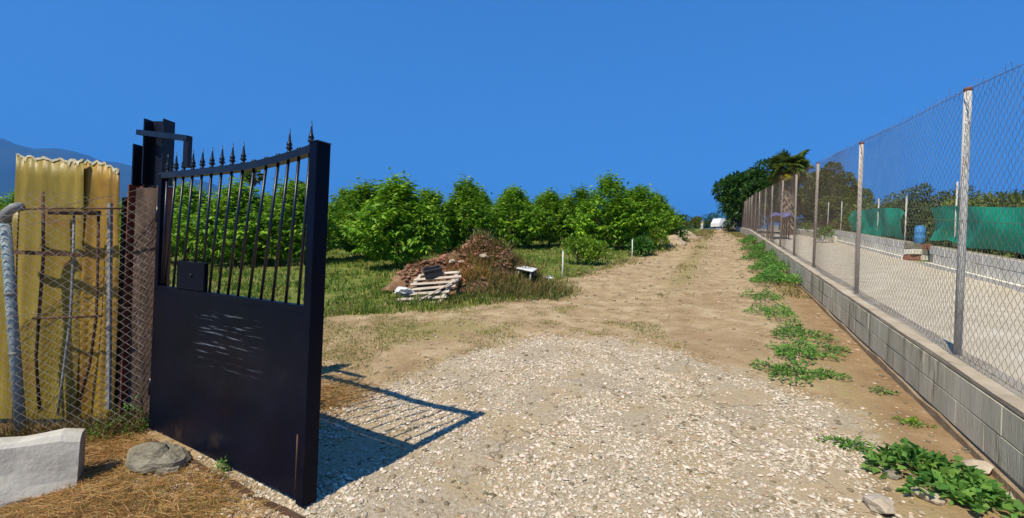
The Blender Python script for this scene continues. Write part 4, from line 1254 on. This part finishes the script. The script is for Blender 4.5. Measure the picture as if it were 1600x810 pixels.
# ------------------------------------------------------------ yard side: far wall, nets, hedge, barrel
OX = 6.3
def oy(px, py, xp=OX): return y_on_line(px, py, xp)
Y_GAP0, Y_GAP1 = oy(1452, 405), oy(1416, 395)
def make_far_wall():
    o = wall_pt(5, xp=OX)
    spans = [(5.5, Y_GAP0, 'low limewashed block wall across the yard, nearer stretch below the long green net'), (Y_GAP1, 60.0, 'low limewashed block wall across the yard, farther stretch beyond the blue barrel')]
    H = .60
    for si, (ya, yb, lab) in enumerate(spans):
        w = thing('yard_wall', lab, 'wall', wall_pt(ya, xp=OX), 0, 'walls across the yard'); o = wall_pt(ya, xp=OX)
        def strip_(name, o0, o1, za, zb_, mat, ys):
            V, Fc = [], []
            for y in ys:
                a, b = wall_pt(y, o0, xp=OX) - o, wall_pt(y, o1, xp=OX) - o
                V += [a + Vector((0,0,za)), b + Vector((0,0,za)), b + Vector((0,0,zb_)), a + Vector((0,0,zb_))]
            for i in range(len(ys) - 1):
                for k in range(4): Fc.append((i*4+k, i*4+(k+1) % 4, i*4+4+(k+1) % 4, i*4+4+k))
            Fc += [(3, 2, 1, 0), tuple(len(V) - 4 + k for k in range(4))]
            MB().add(V, Fc).build(name, mat, w)
        ys = list(np.arange(ya, min(yb, 28), 2.0)) + ([yb] if yb < 28 else list(np.arange(28, yb, 4.0)))
        strip_('mortar_core', .012, .20, -.2, H - .01, m_mortar, ys)
        strip_('footing', -.12, .03, -.2, .10, m_whiteblock, ys)
        bl, bh, g = .5, .245, .012; ystep = bl / SL.length
        d = SLn * (bl - g); up = Vector((0, 0, bh - g))
        f0 = [Vector((0,0,0)), d, d + up, up]; ctr = (d + up) / 2
        fi = [p + (ctr - p).normalized() * .012 for p in f0]; fo = [p + PERP * .008 for p in f0]; bk = [p + PERP * .21 for p in f0]
        Fc = [(3, 2, 1, 0)]
        for k in range(4):
            k2 = (k + 1) % 4; Fc += [(k, k2, 4 + k2, 4 + k), (4 + k, 4 + k2, 8 + k2, 8 + k)]
        me = MB().add(fi + fo + bk, Fc).mesh('block'); me.materials.append(m_whiteblock)
        for c in range(2):
            y = ya + (ystep * .5 if c else 0)
            while y < min(yb, 27) - ystep * .9:
                b = link('block', me, None, w); b.location = wall_pt(y, random.uniform(-.005, .005), .105 + c * bh, xp=OX) - o
                y += ystep
        if yb > 27: strip_('far_wall_face', -.001, .1, .105, H - .004, m_whiteblock, list(np.arange(27.2, yb, 4.0)))
make_far_wall()

FX = 6.62      # the yard's far fence line
def make_nets():
    # supporting fence: thin posts and wires
    f = thing('wire_fence', 'thin post and wire fence holding the green nets across the yard', 'fence', wall_pt(12, xp=FX)); o = wall_pt(12, xp=FX)
    for y in [6.2, 9.0, 12.6, 16.0, 18.8, 21.6, 24.5, 27.5]:
        b = wall_pt(y, 0, -.1, FX) - o; h = 2.25 if abs(y - 12.6) > .1 else 2.55
        MB().tube([b, b + Vector((.02, 0, h))], .024, 8).build('post', m_galv, f)
    for z in (.75, 1.25, 1.72):
        MB().tube([wall_pt(y, .03, z + (.03*math.sin(y*2)), FX) - o for y in np.arange(5.8, 28, 1.4)], .005, 4).build('line_wire', m_wirerust, f)
    def net(label, ya, yb, seed, ztop, zbot):
        n, rows = 70, 14; V = []; r = random.Random(seed)
        o = wall_pt(ya, -.04, 0, FX)
        for side in (0, 1):
            for j in range(rows + 1):
                v = j / rows
                for i in range(n + 1):
                    u = i / n; y = ya + (yb - ya) * u
                    zt_, zb_ = ztop(u), zbot(u)
                    z = zb_ + (zt_ - zb_) * v
                    bil = .05*math.sin(u*23 + seed + 2*math.sin(v*3)) * (.3 + v*(1-v)*3) + .03*math.sin(u*51 + v*6) * (1 - v) + .10*math.sin(v*math.pi)*math.sin(u*7+seed)
                    V.append(wall_pt(y, -.04 + bil + side*.003, z, FX) - o)
        V = np.array([tuple(p) for p in V]); cnt = (n+1)*(rows+1); id2 = np.arange(cnt).reshape(rows+1, n+1)
        q = np.stack([id2[:-1,:-1], id2[:-1,1:], id2[1:,1:], id2[1:,:-1]], -1).reshape(-1, 4)
        ob = link('shade_net', npmesh('shade_net', V, np.concatenate([q, q[:, ::-1] + cnt]), True), m_greennet, None, o)
        tag(ob, label, 'net', 'green shade nets')
    ya, yb = 5.6, oy(1455, 370, FX)
    net('long green shade net across the yard, nearest the right edge', ya, yb, 1, lambda u: 1.74 + .03*math.sin(u*9) - .10*max(0, u-.9)/.1*.4, lambda u: .68 + .03*math.sin(u*14) + .12*math.exp(-((u-.86)/.07)**2))
    ya2, yb2 = oy(1415, 360, FX), oy(1332, 350, FX)
    net('shorter green shade net beyond the blue barrel', ya2, yb2, 4, lambda u: 1.70 + .05*math.sin(u*5) - .14*max(0, u-.75) - .25*max(0, .06-u)/.06*.5, lambda u: .60 + .04*math.sin(u*9))
make_nets()

def make_barrel():
    y = oy(1433, 385, OX + .25); p = wall_pt(y, .1, 0, OX + .15)
    z0 = .55
    # brick plinth
    pl = thing('brick_stack', 'small stack of red and grey blocks under the blue barrel', 'stack', p)
    r = random.Random(2)
    for c in range(3):
        for k in range(2):
            MB().box(((k - .5) * .36 + r.uniform(-.03, .03), r.uniform(-.04, .04), .09 + c * .185), (.34, .3, .175), Matrix.Rotation(r.uniform(-.15, .15), 3, 'Z'), bev=.01).build('block', (m_brick, m_whiteblock, m_rock)[(c + k) % 3], pl)
    b = thing('barrel', 'blue plastic barrel standing in the gap between the green nets', 'barrel', p + Vector((.05, 0, z0 + .005)))
    b.scale = (.74, .74, .92)
    MB().lathe([(.17, 0), (.19, .03), (.195, .17), (.205, .19), (.205, .21), (.195, .23), (.195, .37), (.205, .39), (.205, .41), (.195, .43), (.19, .56), (.165, .60)], n=20).build('body', m_blueplastic, b)
    MB().lathe([(.15, .60), (.16, .605), (.16, .63), (.12, .64)], n=20).build('lid', m_blueplastic, b)
make_barrel()

# hedge and shrubs behind the nets
for k, (px, top, xp, rx, n, mt, lf, lab) in enumerate([
    (1605, 288, 8.3, 1.7, 5200, m_olive, .13, 'yellow-green hedge shrub behind the long green net at the right edge'),
    (1545, 292, 8.6, 1.7, 5200, m_olive, .13, 'hedge shrub behind the middle of the long green net'),
    (1490, 290, 8.6, 1.5, 5200, m_conifer, .12, 'dark bushy shrub right above the start of the long green net'),
    (1443, 278, 8.4, 1.5, 5200, m_conifer, .12, 'dark evergreen shrub, tallest one above the gap with the blue barrel'),
    (1400, 300, 8.4, 1.8, 5200, m_olive, .14, 'green hedge shrub above the far end of the shorter net'),
    (1362, 302, 8.6, 2.0, 5200, m_olive, .15, 'green hedge shrub above the middle of the shorter net'),
    (1660, 286, 8.4, 1.8, 5200, m_olive, .13, 'hedge shrub cut by the right edge of the picture'),
    (1420, 308, 10.5, 2.6, 5200, m_conifer, .18, 'darker shrub standing behind the hedge near the barrel'),
    (1520, 300, 10.5, 2.6, 5200, m_conifer, .18, 'darker shrub standing behind the hedge over the long net')]):
    rr = ray(px, top); y = xp / (rr.x - K); x = rr.x * y; h = CAM_Z + rr.z * y - float(zbase(x, y))
    shrub('hedge_shrub', lab, 'shrub', x, y, rx, rx, h + .1, n, lf, mt, 110 + k, 'hedge behind the nets', lobes=26, spread=.30, z0=.05)
# dry brown hedge at the foot of the big olive tree
for k, (px, py) in enumerate([(1320, 345), (1290, 343), (1262, 342)]):
    rr = ray(px, py); y = 7.6 / (rr.x - K); x = rr.x * y
    shrub('dry_hedge', ('dried brown hedge beside the shorter green net', 'dried brown hedge behind the white pots', 'dried brown hedge next to the palm trunk')[k], 'hedge', x, y, 1.35, 1.3, CAM_Z + rr.z * y - float(zbase(x, y)) + .15, 1700, .13, m_dryhedge, 130 + k, 'dried hedges', lobes=24, spread=.3, z0=.02)

# big trees beyond the yard
def big_tree(name, label, px, py, D, rx, ry, n, leaf, mat, seed, z0=1.5, **kw):
    rr = ray(px, py); x = rr.x * D; h = CAM_Z + rr.z * D - float(zbase(x, D))
    t = thing(name, label, 'tree', P(x, D, -.1))
    link('crown', foliage(seed, rx, ry, h, n, leaf, z0=z0, **kw), mat, t)
    link('trunk', trunk_mesh(seed, h * .85, .22, 10), m_bark, t)
big_tree('broadleaf_tree', 'large dark green broadleaf tree left of the palm beyond the fence', 1182, 242, 40, 3.9, 3.9, 15000, .36, m_leafdark, 141, lobes=34, spread=.30, asp=.5)
big_tree('broadleaf_tree', 'lower dark broadleaf tree at the far fence end, under the large one', 1158, 285, 47, 2.6, 2.8, 6000, .36, m_leafdark, 142, z0=.6, lobes=18, spread=.32, asp=.5)
big_tree('olive_tree', 'dense olive brown tree right of the palm beyond the fence', 1302, 240, 37, 2.9, 2.9, 26000, .25, m_olive, 143, z0=.5, lobes=40, spread=.26)
big_tree('olive_tree', 'smaller olive coloured tree in front of the dense one, behind the pots', 1312, 296, 34, 2.5, 2.5, 12000, .22, m_olive, 144, z0=.3, lobes=24, spread=.3)

# ------------------------------------------------------------ palms
def palm(label, x, y, H, tr, crown_r, nfan, seed, shag=True, group='palm trees', fruit=False, dead=26):
    t = thing('palm_tree', label, 'tree', P(x, y, -.1), seed, group)
    r = np.random.default_rng(seed)
    tk = MB().tube([(0, 0, 0), (0, 0, H * .15), (.03, .02, H * .6), (.02, 0, H)], [tr * .85, tr * .7, tr * .72, tr * .65], 14).build('trunk', m_palmtrunk, t)
    if shag:
        n = 1100; a = r.uniform(0, 6.28, n); z = r.uniform(.14, 1, n) * H
        pos = np.stack([np.cos(a)*tr*.68, np.sin(a)*tr*.68, z], 1)
        d = np.stack([np.cos(a)*.5, np.sin(a)*.5, -np.ones(n)], 1) + r.normal(0, .22, (n, 3))
        sc = r.uniform(.5, 1.3, n)[:, None] * np.array([.42, .10, .42])
        o = link('leaf_bases', npmesh('leaf_bases', *batch(LEAF_V, LEAF_F, pos, basis(d, n=np.stack([np.cos(a), np.sin(a), 0*a], 1)), sc)), m_palmtrunk, tk); o['kind'] = 'stuff'
    # fan leaves: petiole plus a fan of narrow folded blades
    def fan_template(nseg=17, spread=2.5):
        V, Fc = [], []
        for k in range(nseg):
            an = (k / (nseg - 1) - .5) * spread
            c, s = math.cos(an), math.sin(an); L = 1 - .25 * abs(an) / (spread / 2)
            b = len(V); w = .05
            V += [(.0, 0, 0), (.62*c*L - w*s, .62*s*L + w*c, .03), (L*c, L*s, -.16 - .06 * (k % 3)), (.62*c*L + w*s, .62*s*L - w*c, -.02)]
            Fc += [(b, b+1, b+2), (b, b+2, b+3)]
        return np.array(V), np.array(Fc)
    FV, FF = fan_template()
    def fans(name, n, e0, e1, mat, rad, seed2, pet):
        rr = np.random.default_rng(seed2)
        a = np.arange(n) * 2.399 + rr.uniform(-.3, .3, n); e = rr.uniform(e0, e1, n)
        d = np.stack([np.cos(a)*np.cos(e), np.sin(a)*np.cos(e), np.sin(e)], 1)
        pos = np.array([0.02, 0, H]) + d * (rad * pet)
        pos[:, 2] += rr.uniform(-.3, .15, n) * rad * .5
        # the blade bends over from the petiole
        d2 = d + np.array([0, 0, -.35])
        sc = rad * .72 * rr.uniform(.8, 1.15, n)
        o = link(name, npmesh(name, *batch(FV, FF, pos, basis(d2), sc)), mat, t)
        mb = MB()
        for i in range(n):
            mb.tube([(.02, 0, H - .1), tuple(pos[i])], [.03, .018], 4, cap=False)
        mb.build('leaf_stalks', mat, o)
        return o
    fans('green_fans', nfan, -.5, 1.35, m_palm, crown_r, seed + 1, .42)
    if dead: fans('dead_fans', dead, -1.35, -.45, m_palmdead, crown_r * .95, seed + 2, .30)
    if fruit:
        fs = link('fruit_stalk', foliage(seed, .5, .5, .62, 420, .12, lobes=9, z0=0, asp=.3), m_palmyellow, t); fs.location = (-.25, -.75, H - 1.05); fs['kind'] = 'stuff'
rr = ray(1229, 364); y = 33.0; x = rr.x * y
palm('shaggy fan palm rising above the fence beside the olive brown tree', x, y, 5.0, .52, 1.45, 46, 201, fruit=True, dead=54)
D = 62.0
for px, top, lab, sd in ((396, 268, 'distant palm seen through the gate bars, the taller left one', 210), (466, 288, 'distant palm seen through the gate bars, low at the right end', 220)):
    rr = ray(px, top); x = rr.x * D; h = CAM_Z + rr.z * D - float(zbase(x, D)) - .6
    palm(lab, x, D, h, .28, 1.45, 30, sd, shag=False, dead=12, group='distant palms')

# yard details: white pots, green plant, blue covered stand
for k, (px, py) in enumerate([(1254, 371), (1262, 373), (1270, 373), (1245, 369)]):
    rr = ray(px, py); y = 5.9 / (rr.x - K); x = rr.x * y
    t = thing('flower_pot', ('white flower pot nearest the palm, second of the row', 'white flower pot, third of the row from the palm', 'white flower pot at the right end of the row', 'white flower pot at the palm end of the row')[k], 'pot', P(x, y), k, 'white pots')
    MB().lathe([(.13, 0), (.20, .34), (.23, .35), (.23, .42), (.19, .42), (.18, .36)], n=14).build('pot', m_whiteplastic, t)
    link('plant', foliage(150 + k, .3, .3, .55, 160, .14, lobes=6, z0=0), m_olive, t).location = (0, 0, .36)
rr = ray(1293, 378); y = 5.6 / (rr.x - K); x = rr.x * y
t = thing('planter', 'planter with a bright green spiky plant before the dried hedge', 'planter', P(x, y))
MB().box((0, 0, .16), (.75, .35, .32), bev=.02).build('trough', m_whiteblock, t)
link('plant', foliage(160, .55, .45, .55, 320, .26, lobes=9, z0=0, asp=.18), m_leaf2, t).location = (0, 0, .30)
def make_stand():
    rr = ray(1184, 372); y = 27.0; x = 3.5 + K * y
    t = thing('covered_stand', 'dark trestle stand under a blue-violet tarpaulin behind the fence', 'stand', P(x, y), -math.atan(K))
    V, Fc = [], []
    n = 10
    for i in range(n + 1):
        for j in range(n + 1):
            u, v = i / n - .5, j / n - .5
            edge = max(abs(u), abs(v)) * 2
            V.append((u * 1.0, v * 3.6, 1.42 + .05*math.sin(u*9 + v*5) - (.22 if edge > .85 else 0) + .05 * math.cos(v*7)))
    V2 = [(a, b, c - .02) for a, b, c in V]
    w = n + 1
    for i in range(n):
        for j in range(n):
            q = (i*w+j, (i+1)*w+j, (i+1)*w+j+1, i*w+j+1); Fc.append(q); Fc.append(tuple(k + w*w for k in q[::-1]))
    MB().add(V + V2, Fc).build('tarpaulin', m_tarp, t)
    for sx in (-.4, .4):
        for sy in (-1.6, -.5, .5, 1.6):
            MB().tube([(sx, sy, -.05), (sx, sy, 1.3)], .04, 6).build('leg', m_rust, t)
    MB().box((0, 0, 1.18), (.9, 3.4, .05), bev=.005).build('shelf', m_brownwood, t)
make_stand()

# ------------------------------------------------------------ the top of the road
def make_van():
    rr = ray(1131, 353); y = 79.0; x = rr.x * y
    t = thing('parked_van', 'white van parked at the top of the road', 'van', P(x, y), R(25))
    L, W = 4.4, 1.8
    prof = [(-2.2, .35), (-2.2, .95), (-2.05, 1.35), (-1.75, 1.80), (.55, 1.86), (1.25, 1.25), (2.1, 1.02), (2.2, .65), (2.2, .35)]
    V = [(a, s * (W/2 - (.12 if z > 1.3 else 0)), z) for s in (-1, 1) for a, z in prof]; n = len(prof)
    Fc = [tuple(range(n)), tuple(2*n - 1 - k for k in range(n))] + [(k, n + k, n + (k+1) % n, (k+1) % n) for k in range(n)]
    MB().add(V, Fc).build('body', m_carwhite, t)
    for s in (-1, 1):
        for a0, a1 in ((-1.6, -.7), (-.6, .2), (.3, .95)):
            MB().hexa([(a0, s*.80-.012, 1.30), (a1, s*.80-.012, 1.30), (a1, s*.80+.012, 1.30), (a0, s*.80+.012, 1.30), (a0+.08, s*.795-.012, 1.70), (a1-.1, s*.795-.012, 1.70), (a1-.1, s*.795+.012, 1.70), (a0+.08, s*.795+.012, 1.70)]).build('window', m_glass, t)
    MB().hexa([(1.24, -.7, 1.29), (1.24, .7, 1.29), (1.27, .7, 1.31), (1.27, -.7, 1.31), (.66, -.66, 1.77), (.66, .66, 1.77), (.69, .66, 1.79), (.69, -.66, 1.79)]).build('windscreen', m_glass, t)
    for a in (-1.4, 1.4):
        for s in (-1, 1):
            wheel = MB().tube([(a, s*.72, .32), (a, s*.92, .32)], .32, 16).build('wheel', m_blackplastic, t)
            MB().tube([(a, s*.921, .32), (a, s*.93, .32)], .18, 12).build('rim', m_galv, wheel)
make_van()
for px, top, D, rx, mt, lab, sd in ((1087, 338, 78, 1.5, m_olive, 'dark small tree at the top of the road, left of the white pillar', 171), (1112, 332, 82, 2.6, m_leafdark, 'rounded tree at the top of the road beside the white van', 172), (1098, 343, 84, 1.6, m_olive, 'low dark tree between the two at the top of the road', 173), (1068, 334, 60, 1.7, m_leafdark, 'feathery dark tree above the left road edge near the crest', 174)):
    rr = ray(px, top); x = rr.x * D; h = CAM_Z + rr.z * D - float(zbase(x, D))
    small_tree('roadside_tree', lab, x, D, rx, h, 1500, .32, mt, sd, z0=.3, trunk_r=.1, group='trees at the top of the road')
rr = ray(1096, 352); D = 77.0; x = rr.x * D
t = thing('white_pillar', 'small white gate pillar at the top of the road', 'pillar', P(x, D, -.05))
MB().box((0, 0, .65), (.42, .42, 1.3), bev=.02).build('shaft', m_whiteblock, t); MB().box((0, 0, 1.33), (.54, .54, .08), bev=.02).build('cap', m_whiteblock, t)

# ------------------------------------------------------------ stuff: stones, grass, straw
def stones():
    r = np.random.default_rng(9)
    n = 78000
    x = r.uniform(-2.4, 3.3, n); y = 1.9 + 4.7 * r.uniform(0, 1, n) ** 1.15
    sd = poly_sd(x, y, APRON)
    cl = np.array([mnoise.fractal(Vector((a * 1.7, b * 1.7, 4.2)), .8, 2.0, 4) for a, b in zip(x, y)])
    fine = np.array([mnoise.noise(Vector((a * 6, b * 6, 1.1))) for a, b in zip(x, y)])
    p = np.clip(.66 + cl * 1.9 + fine * .5, .04, 1) * np.clip(.55 + sd / .35, 0, 1)
    k = r.uniform(0, 1, n) < p
    x, y = x[k], y[k]; m = len(x)
    s = np.exp(r.normal(-4.72, .40, m)); s = np.clip(s, .004, .026)
    pos = np.stack([x, y, zt(x, y) + s * .12], 1)
    oct_v = [(1,0,0),(0,1,.1),(-1,.1,0),(-.1,-1,0),(.15,.1,.9),(0,0,-.9),(.6,.6,.5),(-.55,.5,.55),(-.6,-.55,.45),(.55,-.6,.5)]
    oct_f = [(0,6,4),(6,1,4),(1,7,4),(7,2,4),(2,8,4),(8,3,4),(3,9,4),(9,0,4),(0,1,6),(1,2,7),(2,3,8),(3,0,9)]
    sc = s[:, None] * np.stack([r.uniform(.8, 1.4, m), r.uniform(.6, 1.0, m), r.uniform(.4, .8, m)], 1)
    a = r.uniform(0, 6.28, m)
    d = np.stack([np.cos(a), np.sin(a), r.normal(0, .18, m)], 1)
    V, Fc = batch(oct_v, oct_f, pos, basis(d, n=np.tile([0,0,1.], (m,1)) + r.normal(0, .2, (m, 3))), sc)
    tag(link('gravel_stones', npmesh('gravel_stones', V, Fc), m_stone), 'pale crushed stones bedded in the apron before the gate', 'gravel', kind='stuff')
    # sparse pebbles and clods on the road
    n = 9000
    y = 2.2 + 30 * r.uniform(0, 1, n) ** 2; xp = r.uniform(-4.4, 1.8, n); x = xp + K * y
    s = np.clip(np.exp(r.normal(-4.6, .5, n)), .004, .016 + .0012 * y) * (1 + y / 20)
    pos = np.stack([x, y, zt(x, y) + s * .1], 1); a = r.uniform(0, 6.28, n)
    sc = s[:, None] * np.array([1.2, .9, .6])
    V, Fc = batch(oct_v, oct_f, pos, basis(np.stack([np.cos(a), np.sin(a), 0*a], 1), n=np.tile([0,0,1.], (n,1))), sc)
    tag(link('road_pebbles', npmesh('road_pebbles', V, Fc), m_pebble), 'small pebbles and clods scattered over the dirt road', 'pebbles', kind='stuff')
stones()

def blades(name, label, x, y, h, w, mat, lean=.35, nper=4, spread=.04, cat='grass', seed=0, flat=False):
    r = np.random.default_rng(seed + 77)
    n = len(x)
    x = np.repeat(x, nper) + r.normal(0, spread, n*nper); y = np.repeat(y, nper) + r.normal(0, spread, n*nper)
    h = np.repeat(h, nper) * r.uniform(.5, 1.25, n*nper); w = np.repeat(w, nper)
    pos = np.stack([x, y, zt(x, y) - .005], 1)
    m = n * nper
    if flat:
        a = r.uniform(0, 6.28, m); d = np.stack([np.cos(a), np.sin(a), r.uniform(-.05, .35, m)], 1); pos[:, 2] += r.uniform(.004, .03, m)
    else:
        d = np.stack([r.normal(0, lean, m), r.normal(0, lean, m), np.ones(m)], 1)
    tv = [(0,.5,0),(0,-.5,0),(.6,-.38,.05),(.6,.38,.05),(1,0,-.06)]
    V, Fc = batch(tv, [(0,1,2),(0,2,3),(3,2,4)], pos, basis(d, n=r.normal(0, 1, (m, 3))), np.stack([h, w, h], 1))
    tag(link(name, npmesh(name, V, Fc), mat), label, cat, kind='stuff')

def grass():
    r = np.random.default_rng(31)
    def fr(xs, ys, s, off): return np.array([mnoise.fractal(Vector((a*s, b*s, off)), .8, 2.0, 4) for a, b in zip(xs, ys)])
    # field
    n = 36000
    y = 7.4 + 34 * r.uniform(0, 1, n) ** 1.7
    x = (r.uniform(-1.25, .55, n)) * y
    xp = x - K*y
    ok = (xp < roadL(y) + .15 + r.normal(0, .25, n)) & (y > 7.2)
    x, y = x[ok], y[ok]; c = fr(x, y, .9, 7.7); k = r.uniform(0, 1, len(x)) < np.clip(.75 + c * 1.3, .08, 1)
    x, y = x[k], y[k]
    h = np.clip(.10 + .05 * fr(x, y, .5, 2.2) + .02 * y / 10, .04, .3); w = .012 + .0011 * y
    dry = r.uniform(0, 1, len(x)) < np.clip(.22 + .9 * fr(x, y, .6, 11.0), .03, .8)
    blades('field_grass', 'green grass growing between the orchard trees', x[~dry], y[~dry], h[~dry], w[~dry], m_grass, seed=1, nper=4)
    blades('dry_field_grass', 'yellow dry grass mixed into the orchard field', x[dry], y[dry], h[dry] * .9, w[dry], m_dry, seed=2, nper=3)
    # thin patches on the trodden ground before the pile and the road edges
    n = 11000
    x = r.uniform(-3.4, 2.2, n); y = r.uniform(4.4, 8.6, n); c = fr(x, y, 1.1, 5.5)
    k = (poly_sd(x, y, APRON) < .05) & (r.uniform(0, 1, n) < np.clip(c * 2.2 + .12 * (6.5 - np.abs(y - 7)) - .42 - .10 * x, 0, 1))
    x, y = x[k], y[k]
    blades('verge_grass', 'thin short grass on the trodden ground before the rubble pile', x, y, np.full(len(x), .038), np.full(len(x), .008), m_grassdull, lean=.8, seed=3, nper=5)
    # left and right road edges and the strip between the ruts
    n = 7000
    y = 8.5 + 50 * r.uniform(0, 1, n) ** 1.6; side = r.integers(0, 3, n)
    xp = np.where(side == 0, roadL(y) + np.abs(r.normal(0, .4, n)), np.where(side == 1, 1.75 - np.abs(r.normal(0, .45, n)), -.9 + r.normal(0, .28, n)))
    x = xp + K*y; c = fr(x, y, .8, 9.5); k = (r.uniform(0, 1, n) < np.clip(.45 + c * 1.6, 0, 1)) & (side < 2) | (r.uniform(0, 1, n) < np.clip(.14 + c * .9, 0, .45))
    x, y = x[k], y[k]
    blades('road_edge_grass', 'dry grass along both road edges and between the wheel ruts', x, y, .06 + .003*y, .008 + .001*y, m_drygreen, lean=.6, seed=4, nper=3)
    # straw in the lower left corner
    n = 6500
    x = r.uniform(-4.2, -1.3, n); y = r.uniform(2.1, 3.75, n); c = fr(x, y, 1.3, 3.3)
    side_ = (GF.x - GH.x) * (y - 3.46) - (GF.y - GH.y) * (x + 2.76)
    k = (side_ < 0) & (r.uniform(0, 1, n) < np.clip(.75 + c - .35*np.clip(x + 1.9, 0, 1), 0, 1)) & (np.hypot(x + 2.38, y - 3.1) > .17)
    x, y = x[k], y[k]
    blades('straw', 'golden dry straw strewn over the ground around the rock', x, y, np.full(len(x), .11), np.full(len(x), .0035), m_straw, seed=5, nper=6, flat=True, cat='straw')
    n = 500
    x = r.uniform(-2.5, -1.5, n); y = r.uniform(2.2, 2.9, n); k = np.hypot((x + 2.0) / .5, (y - 2.55) / .28) < 1
    blades('green_straw_grass', 'thin green grass coming up through the straw', x[k], y[k], np.full(k.sum(), .05), np.full(k.sum(), .004), m_grassdull, lean=.7, seed=6, nper=4)
    # straw left lying behind the gate in its shadow
    n = 900
    x = r.normal(-1.75, .22, n); y = r.normal(4.1, .28, n)
    blades('straw_behind_gate', 'patch of dry straw on the ground behind the gate', x, y, np.full(n, .10), np.full(n, .004), m_straw, seed=7, nper=4, flat=True, cat='straw')
    # tall tangle at the kerb end and the mesh foot
    n = 380
    x = r.uniform(-3.9, -2.85, n); y = 3.45 + (x + 3.7) * .25 + r.normal(0, .06, n)
    blades('dry_tangle', 'dry stalks standing along the foot of the mesh fence', x, y, np.full(n, .2), np.full(n, .006), m_brownweed, lean=.6, seed=8, nper=3, cat='dry grass')
grass()
#PART4
# ------------------------------------------------------------ air between here and the mountains
def make_haze():
    m = bpy.data.materials.new('haze_air'); m.use_nodes = True
    n, l = nt(m); n.remove(n['Principled BSDF'])
    v = n.new('ShaderNodeVolumePrincipled')
    v.inputs['Color'].default_value = (.07, .36, 1.0, 1)
    v.inputs['Density'].default_value = 1.1e-4
    v.inputs['Anisotropy'].default_value = 0.0
    l.new(v.outputs[0], n['Material Output'].inputs['Volume'])
    top = max((bpy.data.objects['hills'].matrix_world @ v.co).z for v in bpy.data.objects['hills'].data.vertices) + 25
    o = MB().box((0, 0, (top - 8) / 2), (32000, 32000, top + 8)).build('haze', m)
    print('HAZE TOP', top)
    tag(o, 'thin blue haze in the air towards the mountains', 'haze', kind='stuff')
make_haze()
